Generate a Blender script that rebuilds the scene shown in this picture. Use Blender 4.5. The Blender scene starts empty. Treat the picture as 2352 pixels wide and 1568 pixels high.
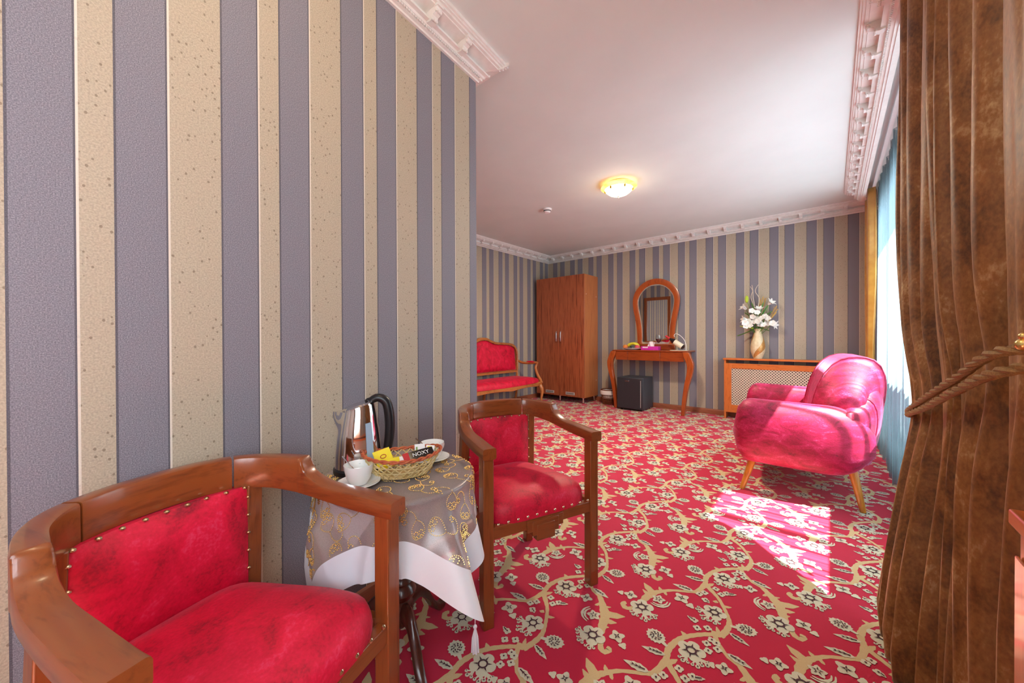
import bpy, bmesh, math, random
from mathutils import Vector, Matrix
R_ = math.radians
sin, cos, pi = math.sin, math.cos, math.pi
random.seed(7)
scene = bpy.context.scene
COL = scene.collection

# ------------------------------------------------------------------ camera
F_PX, CAM_H = 847.27, 1.05
YAW, PITCH, ROLL = R_(40.94), R_(.334), R_(-.175)
FW = Vector((-sin(YAW)*cos(PITCH), cos(YAW)*cos(PITCH), -sin(PITCH)))
_r0 = Vector((cos(YAW), sin(YAW), 0)); _u0 = _r0.cross(FW)
RT = _r0*cos(ROLL) + _u0*sin(ROLL); UP = RT.cross(FW)
cam = bpy.data.cameras.new('camera'); cam_o = bpy.data.objects.new('camera', cam); COL.objects.link(cam_o)
cam.sensor_width = 36; cam.lens = F_PX/2352*36; cam.clip_start = .02
cam_o.matrix_world = Matrix(((RT.x, UP.x, -FW.x, 0), (RT.y, UP.y, -FW.y, 0), (RT.z, UP.z, -FW.z, CAM_H), (0, 0, 0, 1)))
scene.camera = cam_o
def floor_pt(px, py):                       # a photo pixel on the carpet -> metres
    d = FW + RT*((px-1176)/F_PX) + UP*((784-py)/F_PX); t = -CAM_H/d.z
    return (d.x*t, d.y*t)

# ------------------------------------------------------------------ light
scene.view_settings.view_transform = 'Standard'; scene.view_settings.look = 'None'
scene.view_settings.gamma = 1; scene.view_settings.use_curve_mapping = False
scene.view_settings.exposure = 0.15
world = bpy.data.worlds.new('sky'); scene.world = world; world.use_nodes = True
bg = world.node_tree.nodes['Background']; bg.inputs[0].default_value = (.83, .92, 1.0, 1); bg.inputs[1].default_value = 9.0
sun = bpy.data.lights.new('sun', 'SUN'); sun.energy = 75; sun.angle = R_(.6); sun.color = (1, .96, .90)
sun_o = bpy.data.objects.new('sun', sun); COL.objects.link(sun_o)
SUN_K = .49                                  # metres travelled towards -X for each metre of fall
sun_o.rotation_euler = Vector((-SUN_K, 0, -1)).to_track_quat('-Z', 'Y').to_euler()
for n_, y0, y1, z0, z1 in (('w1', 1.6, 5.1, .12, 2.30), ('w2', -1.5, .0, .85, 2.12)):
    a = bpy.data.lights.new('window_portal', 'AREA'); a.shape = 'RECTANGLE'; a.size = z1-z0; a.size_y = y1-y0
    a.cycles.is_portal = True
    ao = bpy.data.objects.new('window_portal', a); COL.objects.link(ao)
    ao.location = (.60, (y0+y1)/2, (z0+z1)/2); ao.rotation_euler = (0, R_(90), 0)

# ------------------------------------------------------------------ materials
def lin(c):
    if isinstance(c, str):
        c = [int(c[i:i+2], 16)/255 for i in (0, 2, 4)]
        c = [x/12.92 if x <= .04045 else ((x+.055)/1.055)**2.4 for x in c]
    return (c[0], c[1], c[2], 1)
class NT:
    def __init__(s, name):
        s.m = bpy.data.materials.new(name); s.m.use_nodes = True; s.t = s.m.node_tree; s.N = s.t.nodes
        s.b = s.N['Principled BSDF']; s.out = s.N['Material Output']
    def n(s, typ, **kw):
        x = s.N.new(typ)
        for k, v in kw.items():
            if k.startswith('i_'):
                key = k[2:]; key = int(key) if key.isdigit() else key.replace('_', ' ')
                s.put(v, x.inputs[key])
            else: setattr(x, k, v)
        return x
    def put(s, v, inp):
        if isinstance(v, bpy.types.NodeSocket): s.t.links.new(v, inp)
        else: inp.default_value = v
    def math(s, op, a, b=0.0, c=None):
        x = s.n('ShaderNodeMath', operation=op); s.put(a, x.inputs[0]); s.put(b, x.inputs[1])
        if c is not None: s.put(c, x.inputs[2])
        return x.outputs[0]
    def coord(s, scale=(1, 1, 1), kind='Object'):
        tc = s.n('ShaderNodeTexCoord'); mp = s.n('ShaderNodeMapping'); s.t.links.new(tc.outputs[kind], mp.inputs[0])
        mp.inputs['Scale'].default_value = scale; return mp.outputs[0]
    def noise(s, vec, scale, detail=3, dist=0, rough=.5):
        x = s.n('ShaderNodeTexNoise'); s.t.links.new(vec, x.inputs['Vector']); x.inputs['Scale'].default_value = scale
        x.inputs['Detail'].default_value = detail; x.inputs['Distortion'].default_value = dist; x.inputs['Roughness'].default_value = rough
        return x.outputs['Fac']
    def ramp(s, fac, stops, interp='LINEAR'):
        x = s.n('ShaderNodeValToRGB'); s.put(fac, x.inputs[0]); e = x.color_ramp; e.interpolation = interp
        while len(e.elements) < len(stops): e.elements.new(.5)
        for el, (p, c) in zip(e.elements, stops): el.position = p; el.color = lin(c)
        return x.outputs[0]
    def mix(s, fac, a, b, blend='MIX'):
        x = s.n('ShaderNodeMix', data_type='RGBA', blend_type=blend); s.put(fac, x.inputs[0]); s.put(a, x.inputs[6]); s.put(b, x.inputs[7])
        return x.outputs[2]
    def bump(s, h, strength=.3, dist=.002):
        x = s.n('ShaderNodeBump'); s.put(h, x.inputs['Height']); x.inputs['Strength'].default_value = strength; x.inputs['Distance'].default_value = dist
        s.t.links.new(x.outputs[0], s.b.inputs['Normal'])
    def p(s, **kw):
        for k, v in kw.items(): s.put(v, s.b.inputs[k.replace('_', ' ')])
def plain(name, c, rough=.5, metal=0, c2=None, nscale=40, bump=0, bscale=200, bdist=.001, **kw):
    m = NT(name); co = m.coord()
    col = lin(c)
    if c2 is not None: col = m.ramp(m.noise(co, nscale, 4), [(.3, c), (.7, c2)])
    m.p(Base_Color=col, Roughness=rough, Metallic=metal, **kw)
    if bump: m.bump(m.noise(co, bscale, 3), bump, bdist)
    return m.m
def wood(name, dark, light, stretch=(30, 3, 30), rough=.28, coat=.4, fine=1.0, con=1.0):
    m = NT(name); co = m.coord(stretch)
    n1 = m.noise(co, 1.0, 5, .35); n2 = m.noise(co, 4.0*fine, 3, .3)
    col = m.ramp(m.math('ADD', m.math('MULTIPLY', n1, .65), m.math('MULTIPLY', n2, .35)), [(.5-.20*con, dark), (.5, light), (.5+.12*con, light), (.5+.25*con, dark)])
    m.p(Base_Color=col, Roughness=rough, Coat_Weight=coat, Coat_Roughness=.12); m.bump(n2, .06, .001); return m.m
def velvet(name, stops, sheen_c=(1, .6, .75), sheen=.5, scale=7, stretch=(1, 1, 1), rough=.55, bmp=.3):
    m = NT(name); co = m.coord(stretch)
    n1 = m.noise(co, scale, 9, .8, .62); n2 = m.noise(co, scale*14, 4, .2)
    f = m.math('ADD', m.math('MULTIPLY', n1, .72), m.math('MULTIPLY', n2, .28))
    m.p(Base_Color=m.ramp(f, stops), Roughness=rough, Sheen_Weight=sheen, Sheen_Roughness=.32, Sheen_Tint=(*sheen_c, 1)); m.bump(f, bmp, .004)
    return m.m
PER = .3693
def wallpaper(name, off, grey='7e7c86', cream='b6aa95'):
    m = NT(name); tc = m.n('ShaderNodeTexCoord'); sx = m.n('ShaderNodeSeparateXYZ'); m.t.links.new(tc.outputs['Object'], sx.inputs[0])
    s = m.math('FRACT', m.math('DIVIDE', m.math('SUBTRACT', off, sx.outputs[0]), PER))
    L = lambda a, b: m.math('MULTIPLY', m.math('GREATER_THAN', s, a), m.math('LESS_THAN', s, b))
    is_cream = m.math('MAXIMUM', L(-1, .313), L(.573, .735))
    co = m.coord()
    fine = m.noise(co, 420, 2, 0, .7)
    gcol = m.ramp(fine, [(.28, '625f67'), (.5, grey), (.74, 'a5a1a8')])
    mott = m.noise(co, 260, 3)
    ccol = m.ramp(mott, [(.3, 'a29786'), (.55, cream), (.8, 'c4baa8')])
    vo = m.n('ShaderNodeTexVoronoi', feature='F1'); vo.inputs['Scale'].default_value = 68; vo.inputs['Randomness'].default_value = .75
    cs = m.coord((1, 0, .8)); m.t.links.new(cs, vo.inputs['Vector'])
    dots = m.math('LESS_THAN', vo.outputs['Distance'], .19)
    ccol = m.mix(m.math('MULTIPLY', dots, .62), ccol, lin('6f6250'))
    col = m.mix(is_cream, gcol, ccol)
    dark = m.math('MAXIMUM', m.math('MAXIMUM', L(.313, .325), L(.735, .747)), m.math('MAXIMUM', L(.563, .573), L(.99, 1.0)))  # dark edge lines paint a shadow along the stripes
    col = m.mix(m.math('MULTIPLY', dark, .6), col, lin('3c3a40'))
    light = m.math('MAXIMUM', L(-1, .012), L(.573, .585))  # pale edge lines paint a highlight on the cream stripes
    col = m.mix(m.math('MULTIPLY', light, .6), col, lin('eee8dc'))
    m.p(Base_Color=col, Roughness=.55, Specular_IOR_Level=.25)
    h = m.math('ADD', m.math('MULTIPLY', is_cream, .6), m.math('SUBTRACT', m.math('MULTIPLY', fine, .35), m.math('MULTIPLY', dots, .35)))
    m.bump(h, .35, .0015); return m.m
def sheer_mat(name, col, t0, t1, freq=95, tl=.7):
    m = NT(name); co = m.coord((0, 1, 0)); n = m.noise(co, freq*.35, 2)
    weave = m.noise(m.coord((1, 1, 1)), 500, 2)
    a = m.math('ADD', m.ramp(n, [(.38, (t0,)*3), (.54, (t1,)*3)]), m.math('MULTIPLY', m.math('SUBTRACT', weave, .5), .25))
    tr = m.n('ShaderNodeBsdfTransparent'); di = m.n('ShaderNodeBsdfDiffuse'); tl_ = m.n('ShaderNodeBsdfTranslucent')
    di.inputs[0].default_value = lin(col); tl_.inputs[0].default_value = lin(col)
    m1 = m.n('ShaderNodeMixShader'); m1.inputs[0].default_value = tl; m.t.links.new(di.outputs[0], m1.inputs[1]); m.t.links.new(tl_.outputs[0], m1.inputs[2])
    m2 = m.n('ShaderNodeMixShader'); m.t.links.new(a, m2.inputs[0]); m.t.links.new(m1.outputs[0], m2.inputs[1]); m.t.links.new(tr.outputs[0], m2.inputs[2])
    m.t.links.new(m2.outputs[0], m.out.inputs[0]); return m.m
def glass_mat(name, tint=(1, 1, 1), frosted=False):
    m = NT(name)
    if frosted:
        m.N.remove(m.b); t = m.n('ShaderNodeBsdfTranslucent'); t.inputs[0].default_value = (.34, .37, .38, 1); m.t.links.new(t.outputs[0], m.out.inputs[0]); return m.m
    tr = m.n('ShaderNodeBsdfTransparent'); tr.inputs[0].default_value = (*tint, 1); gl = m.n('ShaderNodeBsdfGlossy'); gl.inputs['Roughness'].default_value = .02
    lw = m.n('ShaderNodeLayerWeight'); mx = m.n('ShaderNodeMixShader')
    m.t.links.new(m.math('ADD', .04, m.math('MULTIPLY', m.math('POWER', lw.outputs['Facing'], 4.0), .6)), mx.inputs[0]); m.t.links.new(tr.outputs[0], mx.inputs[1]); m.t.links.new(gl.outputs[0], mx.inputs[2]); m.t.links.new(mx.outputs[0], m.out.inputs[0]); return m.m
def organza():
    m = NT('organza'); tr = m.n('ShaderNodeBsdfTransparent'); tr.inputs[0].default_value = (.95, .93, .93, 1)
    di = m.n('ShaderNodeBsdfDiffuse'); di.inputs[0].default_value = lin('e6dcde'); gl = m.n('ShaderNodeBsdfGlossy'); gl.inputs['Roughness'].default_value = .3; gl.inputs[0].default_value = (.8, .78, .78, 1)
    a = m.n('ShaderNodeMixShader'); a.inputs[0].default_value = .25; m.t.links.new(di.outputs[0], a.inputs[1]); m.t.links.new(gl.outputs[0], a.inputs[2])
    lw = m.noise(m.coord(), 600, 1); f = m.math('ADD', .24, m.math('MULTIPLY', lw, .2))
    b = m.n('ShaderNodeMixShader'); m.t.links.new(f, b.inputs[0]); m.t.links.new(tr.outputs[0], b.inputs[1]); m.t.links.new(a.outputs[0], b.inputs[2]); m.t.links.new(b.outputs[0], m.out.inputs[0]); return m.m
def emit(name, c, strength, c2=None, nscale=10):
    m = NT(name); col = lin(c)
    if c2: col = m.ramp(m.noise(m.coord(), nscale, 3), [(.35, c), (.65, c2)])
    m.p(Base_Color=col, Roughness=.3, Emission_Color=col, Emission_Strength=strength); return m.m

MT = {}
MT['ceiling'] = plain('ceiling_paint', 'dfe6e4', .8, c2='dae2e0', nscale=3)
MT['plaster'] = plain('cornice_plaster', 'eceae6', .38, c2='e2dfda', nscale=25)
MT['pvc'] = plain('white_pvc', 'eef0f0', .35, c2='e8eaea')
MT['carpet'] = plain('carpet_red', 'cc083f', .95, c2='b40636', nscale=700, bump=.5, bscale=900, Sheen_Weight=.15)
MT['vine'] = plain('carpet_tan', 'd4c094', .95, c2='c8b080', nscale=700, bump=.4, bscale=900)
MT['blossom'] = plain('carpet_pale', 'dcdcc6', .95, c2='cccab0', nscale=700, bump=.4, bscale=900)
MT['outline'] = plain('carpet_dark', '3f2a33', .95, c2='55323c', nscale=600)
MT['mahogany'] = wood('mahogany', '6a3115', '8b4821', (40, 5, 40))
MT['mahogany_x'] = wood('mahogany_cross', '6a3115', '8b4821', (5, 40, 40))
MT['mahogany_z'] = wood('mahogany_upright', '6a3115', '8d4a22', (44, 44, 4))
MT['darkwood'] = wood('dark_walnut', '2a120c', '4d241a', (26, 26, 4))
MT['orange'] = wood('orange_beech', '702a10', '964218', (6, 30, 30), rough=.3)
MT['honey'] = wood('sunlit_orange_beech', 'a85020', 'cc7030', (6, 40, 40), rough=.35)  # the orange wood again, lightened in colour for sun on the radiator covers
MT['honey_z'] = wood('sunlit_orange_upright', 'a85020', 'cc7030', (40, 40, 6), rough=.35)
MT['orange_z'] = wood('orange_beech_upright', '7a3012', 'a84e1c', (30, 30, 4), rough=.28)
MT['settee_wood'] = wood('settee_walnut', '8a4a22', 'b9733c', (12, 12, 12), rough=.35)
MT['wardrobe'] = wood('wardrobe_veneer', '602614', 'a85c38', (70, 70, 1.6), rough=.4, coat=.15, con=.62)
MT['wardrobe_side'] = wood('wardrobe_side_veneer', '9a532c', 'b9703f', (34, 34, 2.2), rough=.4, coat=.15)
MT['legwood'] = wood('honey_beech', '9a5a1c', 'c8862f', (20, 20, 4), rough=.3)
MT['skirting'] = wood('skirting_wood', '6e351c', '97553a', (3, 30, 30), rough=.4)
MT['red'] = velvet('red_crushed_velvet', [(.33, '8c0020'), (.45, 'c60330'), (.57, 'da083c'), (.70, 'e0446c')], (1, .4, .55), .15, 11)  # pink end of the ramp paints the crushed pile's glints
MT['pink'] = velvet('skylit_pink_velvet', [(.35, '6e0428'), (.46, '9e083a'), (.56, 'b81450'), (.70, 'd05c90')], (1, .45, .8), .4, 9, (1, 1, 2.2))  # pink-magenta base carries the bluish skylight sheen in its colour
MT['brown'] = velvet('brown_crushed_velvet', [(.36, '553417'), (.47, '7e5428'), (.57, '976a38'), (.68, 'c0a474')], (1, .8, .5), .35, 10, (1, 1, .6), .5, .12)
MT['gold'] = plain('gold_satin', 'b07a24', .35, 0, 'c8983c', 12, Sheen_Weight=.5)
MT['rope'] = plain('rope_cord', '7a5a2c', .7, 0, 'a07c44', 300)
MT['sheer'] = sheer_mat('sheer_voile', '768e97', .05, .5)
MT['glass'] = glass_mat('window_glass')
MT['frost'] = glass_mat('added_frosted_glass', frosted=True)
MT['mirror'] = plain('mirror_silver', (.9, .92, .92), .01, 1)
MT['chrome'] = plain('chrome', (.82, .82, .84), .08, 1)
MT['steel'] = plain('polished_steel', (.80, .78, .77), .07, 1)
MT['brass'] = plain('nail_brass', (.72, .60, .40), .22, 1)
MT['goldbead'] = plain('gold_sequin', (.85, .62, .22), .25, 1)
MT['black'] = plain('black_plastic', '15151a', .35, bump=.05)
MT['fridge'] = plain('fridge_black', '2b2a30', .45, c2='302f36', bump=.1, bscale=500)
MT['fridge_side'] = plain('fridge_side_black', '3a4048', .45)
MT['waterglass'] = plain('kettle_gauge', '9fb4c8', .15)
MT['china'] = plain('white_china', 'eef0ee', .15, Coat_Weight=.3)
MT['satin'] = plain('white_satin', 'dde4ee', .45, c2='e6ebf2', nscale=8, Sheen_Weight=.3)
MT['organza'] = organza()
MT['wicker'] = plain('wicker_cane', 'd9c594', .6, c2='c4a868', nscale=60)
MT['wicker_red'] = plain('wicker_rim_red', 'a8482c', .6, c2='c4683c', nscale=60)
MT['wicker_dark'] = plain('wicker_dark', '5a2a18', .5, c2='7c4026', nscale=50)
MT['white'] = plain('white_matte', 'f0f0f0', .6)
MT['yellow'] = plain('yellow_paper', 'e6d21c', .4, c2='f0dc30')
MT['blackfoil'] = plain('black_foil', '141012', .25)
MT['redprint'] = plain('red_print', 'b8202a', .5)
MT['purple'] = plain('lilac_print', 'b8b4e0', .5)
MT['greenprint'] = plain('green_print', '5c8a3a', .5)
MT['cream_lattice'] = plain('lattice_cream', 'd9c9b6', .5)
MT['dark'] = plain('void_shade', '1c1412', .8)  # near-black colour stands in for shade inside slots, bin and radiator cover
MT['leaf'] = plain('leaf_green', '3f7a2c', .5, c2='5c9440', nscale=30)
MT['lime'] = plain('bud_lime', 'a8c828', .5, c2='c4d83c')
MT['petal'] = plain('lily_white', 'f2f2ee', .5, c2='e8e6dc')
MT['straw'] = plain('straw_grass', 'c6a25a', .7)
MT['twig'] = plain('pale_twig', 'd8c8b4', .7)
MT['vase'] = plain('vase_cream', 'd8c49a', .35, c2='e6d8b4', nscale=30)
MT['vase_gold'] = plain('vase_gold_mosaic', 'a86a2c', .3, c2='dcae68', nscale=160, bump=.6, bscale=220, metal=.3)
MT['magenta'] = plain('magenta_card', 'c81e9c', .4, c2='d838ac', nscale=20)
MT['wine'] = plain('red_wine', '3c0410', .05, Coat_Weight=.5)
MT['bottle'] = plain('bottle_dark', '180c10', .08, Coat_Weight=.5)
MT['winelabel'] = plain('wine_label', 'e4dcc4', .6)
MT['glassware'] = glass_mat('glassware', (.96, .97, .97))
MT['apple'] = plain('apple_red', 'c83a4a', .3, c2='d8606a', nscale=30)
MT['peach'] = plain('peach_skin', 'e09a3c', .5, c2='c83c30', nscale=14)
MT['banana'] = plain('banana_skin', 'd8c818', .45, c2='e4d83a')
MT['grape'] = plain('grape_skin', '2a2038', .3, c2='3c4a30', nscale=40)
MT['lamp_glass'] = emit('lamp_glass', 'fff0cc', 5.0)
MT['lamp_rim'] = emit('lamp_amber_rim', 'ffcf7a', 1.6, 'ffb850', 14)
MT['lamp_mark'] = plain('lamp_ornament', 'a89020', .5)
MT['grey'] = plain('grey_metal', 'b9b9b7', .4, .4)

# ------------------------------------------------------------------ mesh builder
class MB:
    def __init__(s): s.v = []; s.f = []
    def add(s, vs, fs):
        o = len(s.v); s.v += [tuple(p) for p in vs]; s.f += [tuple(i+o for i in f) for f in fs]; return s
    def box(s, x0, x1, y0, y1, z0, z1, M=None):
        vs = [Vector((x, y, z)) for z in (z0, z1) for y in (y0, y1) for x in (x0, x1)]
        if M is not None: vs = [M @ p for p in vs]
        return s.add(vs, [(0, 2, 3, 1), (4, 5, 7, 6), (0, 1, 5, 4), (2, 6, 7, 3), (0, 4, 6, 2), (1, 3, 7, 5)])
    def loft(s, rings, caps=True, closed=True):
        n = len(rings[0]); vs = [p for r in rings for p in r]; fs = []
        for i in range(len(rings)-1):
            for j in range(n if closed else n-1):
                k = (j+1) % n; fs.append((i*n+j, i*n+k, (i+1)*n+k, (i+1)*n+j))
        if caps and closed: fs.append(tuple(range(n-1, -1, -1))); fs.append(tuple((len(rings)-1)*n+j for j in range(n)))
        return s.add(vs, fs)
    def tube(s, pts, r, n=8, caps=True, flat=1.0):
        pts = [Vector(p) for p in pts]; rs = r if isinstance(r, (list, tuple)) else [r]*len(pts); rings = []
        t0 = (pts[1]-pts[0]).normalized(); up = Vector((0, 0, 1)) if abs(t0.z) < .9 else Vector((1, 0, 0)); nx = t0.cross(up).normalized()
        for i, p in enumerate(pts):
            t = (pts[min(i+1, len(pts)-1)]-pts[max(i-1, 0)]).normalized(); nx = (nx - t*nx.dot(t)).normalized(); ny = t.cross(nx)
            rings.append([p+nx*(rs[i]*cos(2*pi*k/n))+ny*(rs[i]*flat*sin(2*pi*k/n)) for k in range(n)])
        return s.loft(rings, caps)
    def lathe(s, prof, n=24, c=(0, 0, 0), sx=1, sy=1, caps=True):
        return s.loft([[Vector((c[0]+r*sx*cos(2*pi*k/n), c[1]+r*sy*sin(2*pi*k/n), c[2]+z)) for k in range(n)] for r, z in prof], caps)
    def grid(s, fn, nu, nv, cu=False):
        vs = [fn(i/(nu if cu else nu-1), j/(nv-1)) for j in range(nv) for i in range(nu)]; fs = []
        for j in range(nv-1):
            for i in range(nu if cu else nu-1):
                k = (i+1) % nu; fs.append((j*nu+i, j*nu+k, (j+1)*nu+k, (j+1)*nu+i))
        return s.add(vs, fs)
    def prism(s, poly, t0, t1, axis='y'):         # 2D outline extruded along an axis
        mk = {'y': lambda a, b, t: (a, t, b), 'z': lambda a, b, t: (a, b, t), 'x': lambda a, b, t: (t, a, b)}[axis]
        return s.loft([[mk(a, b, t0) for a, b in poly], [mk(a, b, t1) for a, b in poly]])
    def ball(s, c, r, n=10, m=7, sx=1, sy=1, sz=1):
        c = Vector(c); rings = []
        for j in range(m+1):
            a = -pi/2+pi*j/m; rr = max(cos(a), .02)
            rings.append([c+Vector((r*sx*rr*cos(2*pi*k/n), r*sy*rr*sin(2*pi*k/n), r*sz*sin(a))) for k in range(n)])
        return s.loft(rings)
    def mesh(s, name, mat, smooth=True, ang=38):
        me = bpy.data.meshes.new(name); me.from_pydata(s.v, [], s.f); me.materials.append(MT[mat] if isinstance(mat, str) else mat)
        bm = bmesh.new(); bm.from_mesh(me); bmesh.ops.recalc_face_normals(bm, faces=bm.faces); bm.to_mesh(me); bm.free()
        if smooth:
            me.polygons.foreach_set('use_smooth', [True]*len(me.polygons)); me.set_sharp_from_angle(angle=R_(ang))
        me.update(); return me
    def build(s, name, mat, parent=None, bevel=0, subsurf=0, smooth=True, ang=38, loc=None, rot=None):
        o = bpy.data.objects.new(name, s.mesh(name, mat, smooth, ang)); COL.objects.link(o)
        if parent is not None: o.parent = parent
        if bevel:
            b = o.modifiers.new('bevel', 'BEVEL'); b.width = bevel; b.segments = 2; b.limit_method = 'ANGLE'; b.angle_limit = R_(40)
        if subsurf:
            b = o.modifiers.new('subsurf', 'SUBSURF'); b.levels = b.render_levels = subsurf
        if loc: o.location = loc
        if rot: o.rotation_euler = rot
        return o
def shared(name, me, parent, loc=(0, 0, 0), rot=(0, 0, 0), sc=None):
    o = bpy.data.objects.new(name, me); COL.objects.link(o); o.parent = parent; o.location = loc; o.rotation_euler = rot
    if sc: o.scale = sc if isinstance(sc, (list, tuple)) else (sc,)*3
    return o
def tag(o, label, cat, group=None):
    o['label'] = label; o['category'] = cat
    if group: o['group'] = group
    return o
def struct(o, label=None):
    o['kind'] = 'structure'
    if label: o['label'] = label
    return o
def stuff(o): o['kind'] = 'stuff'; return o
def thing(name, label, cat, loc=(0, 0, 0), rz=0, group=None):
    o = bpy.data.objects.new(name, None); COL.objects.link(o); o.location = loc; o.rotation_euler = (0, 0, rz); o.empty_display_size = .1
    return tag(o, label, cat, group)
def copy_tree(o, parent=None):
    c = o.copy(); COL.objects.link(c); c.parent = parent
    for ch in list(o.children): copy_tree(ch, c)
    return c
def lerp(a, b, t): return a+(b-a)*t
def cr(pts, n):                                   # Catmull-Rom resampling of tuples
    P = [pts[0]]+list(pts)+[pts[-1]]; out = []; m = len(pts)-1
    for k in range(n+1):
        u = k/n*m; i = min(int(u), m-1); t = u-i; p0, p1, p2, p3 = P[i:i+4]
        out.append(tuple(.5*(2*b+(c-a)*t+(2*a-5*b+4*c-d)*t*t+(3*b-a-3*c+d)*t**3) for a, b, c, d in zip(p0, p1, p2, p3)))
    return out
def interp(tab, x):
    for (a, fa), (b, fb) in zip(tab, tab[1:]):
        if x <= b: return lerp(fa, fb, max(0, (x-a)/(b-a)))
    return tab[-1][1]
def sm(t): t = max(0, min(1, t)); return t*t*(3-2*t)

# ------------------------------------------------------------------ room
ZC, YB, XL, XW = 2.58, 5.705, -4.037, .42
LA = R_(7.496); LD = -1.2975
DV = Vector((-sin(LA), cos(LA), 0)); NV = Vector((cos(LA), sin(LA), 0))
S_CORNER = 1.5937
P0 = Vector((LD, 0, 0)) - DV*(Vector((LD, 0, 0)).dot(DV))      # foot point with s = 0
CORNER = P0 + DV*S_CORNER
YF = -1.9
YR = CORNER.y
fl = MB().box(-4.2, .62, YF-.1, YB+.1, -.1, 0).build('floor', 'carpet', smooth=False); struct(fl, 'red fitted carpet with cream floral vines')
struct(MB().box(-4.2, .62, YF-.1, YB+.1, ZC, ZC+.1).build('ceiling', 'ceiling', smooth=False), 'smooth white painted ceiling')
def wall(name, origin, ang, length, off, label, holes=()):
    b = MB()
    xs = [0]+[v for h in holes for v in h[:2]]+[length]
    if not holes: b.box(0, length, -.1, 0, 0, ZC)
    else:
        for i in range(0, len(xs), 2): b.box(xs[i], xs[i+1], -.15, 0, 0, ZC)
        for x0, x1, z0, z1 in holes: b.box(x0, x1, -.15, 0, 0, z0); b.box(x0, x1, -.15, 0, z1, ZC)
    o = b.build(name, wallpaper('wallpaper_'+name, off), smooth=False, loc=origin, rot=(0, 0, ang)); return struct(o, label)
ANG_L = math.atan2(-DV.y, -DV.x)
wall('wall_left', (CORNER.x, CORNER.y, 0), ANG_L, 3.6, S_CORNER-.3127, 'grey and cream striped wallpaper wall beside the chairs')
wall('wall_back', (.55, YB, 0), pi, .55-XL+.1, .55+3.674, 'striped wallpaper wall behind the wardrobe and console')
wall('wall_far_left', (XL, YB+.1, 0), -pi/2, YB+.1-YR+.1, YB+.1-4.215, 'striped wallpaper wall behind the settee')
wall('wall_recess', (XL-.1, YR, 0), 0, CORNER.x-XL+.1-.004, .1, 'striped wallpaper wall with the framed mirror')
W1, W2 = (1.6, 5.1, .12, 2.30), (-1.5, .0, .85, 2.12)
wall('wall_right', (XW, YF, 0), pi/2, YB-YF, .2, 'striped window wall', [(W2[0]-YF, W2[1]-YF, W2[2], W2[3]), (W1[0]-YF, W1[1]-YF, W1[2], W1[3])])
wall('wall_front', (-1.2, YF, 0), 0, 1.7, .1, 'striped wallpaper wall closing the room')

# cornice
PROF = [(.130, 0), (.130, -.016), (.121, -.018), (.121, -.024), (.112, -.025), (.110, -.033), (.098, -.035), (.096, -.040), (.060, -.043), (.038, -.050), (.030, -.060), (.030, -.072),
        (.056, -.074), (.056, -.083), (.038, -.085), (.034, -.094), (.026, -.096), (.026, -.108), (.014, -.110), (.012, -.118), (0, -.118), (0, 0)]
def bracket_mesh():
    b = MB(); pts = [(.104, -.036), (.106, -.050), (.094, -.064), (.078, -.070), (.074, -.086), (.060, -.094), (.030, -.090), (.028, -.055), (.05, -.040)]
    b.loft([[(x, p, z) for p, z in pts] for x in (-.016, .016)])
    for x in (-.012, 0, .012): b.ball((x, .097, -.058), .0085, 6, 4); b.ball((x, .072, -.086), .008, 6, 4)
    b.box(-.019, .019, .088, .112, -.044, -.034)
    return b.mesh('bracket', 'plaster')
BRK = bracket_mesh()
def cornice(name, origin, ang, length, m0, m1, label, first=.1, step=.2, beads=True):
    b = MB(); b.loft([[(-m0*p, p, z) for p, z in PROF], [(length+m1*p, p, z) for p, z in PROF]])
    o = b.build(name, 'plaster', ang=25, loc=(origin[0], origin[1], ZC), rot=(0, 0, ang)); struct(o, label)
    x = first
    while x < length-.04: shared('bracket', BRK, o, (x, 0, 0)); x += step
    q = MB(); x = .01
    while x < length-.005: q.box(x-.0038, x+.0038, .026, .0345, -.1065, -.0985); x += .0125
    if beads: stuff(q.build('bead_row', 'plaster', o, smooth=False))
    return o
cornice('trim_1', (CORNER.x, CORNER.y), ANG_L, 3.4, 1, 0, 'white plaster cornice with small brackets on the near striped wall', first=.175, step=.209)
cornice('trim_2', (XW, YB), pi, XW-XL, -1, -1, 'white plaster cornice with brackets above the wardrobe and console', first=.105)
cornice('trim_3', (XL, YB), -pi/2, YB-YR, -1, -1, 'white plaster cornice above the settee', first=.2)
cornice('trim_4', (XL, YR), 0, CORNER.x-XL, -1, 1, 'white plaster cornice on the recess wall', first=.2)
pel = MB().box(.225, .250, YF+.02, 5.24, 2.455, ZC).build('trim_5', 'plaster', smooth=False); struct(pel, 'white pelmet board along the ceiling hiding the curtain track')
pc = cornice('trim_6', (.225, YF+.05), pi/2, 5.24-YF-.05, 0, 0, 'white bracketed cornice on the curtain pelmet', first=.1, step=.2)
struct(MB().box(-.012, .012, 0, 3.6, -.02, .0).build('trim_7', 'pvc', smooth=False, loc=(.305, 1.55, 2.53)), 'white curtain track behind the pelmet')
def baseboard(name, origin, ang, length, label):
    b = MB().loft([[(x, .018, 0), (x, .018, .055), (x, .012, .07), (x, 0, .075), (x, 0, 0)] for x in (0, length)])
    struct(b.build(name, 'skirting', loc=origin, rot=(0, 0, ang)), label)
baseboard('baseboard_back', (XW, YB, 0), pi, XW-XL, 'brown wooden baseboard below the back wall')
baseboard('baseboard_far_left', (XL, YB, 0), -pi/2, YB-YR, 'brown wooden baseboard behind the settee')
baseboard('baseboard_left', (CORNER.x, CORNER.y, 0), ANG_L, 3.2, 'brown wooden baseboard under the near striped wall')
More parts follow.
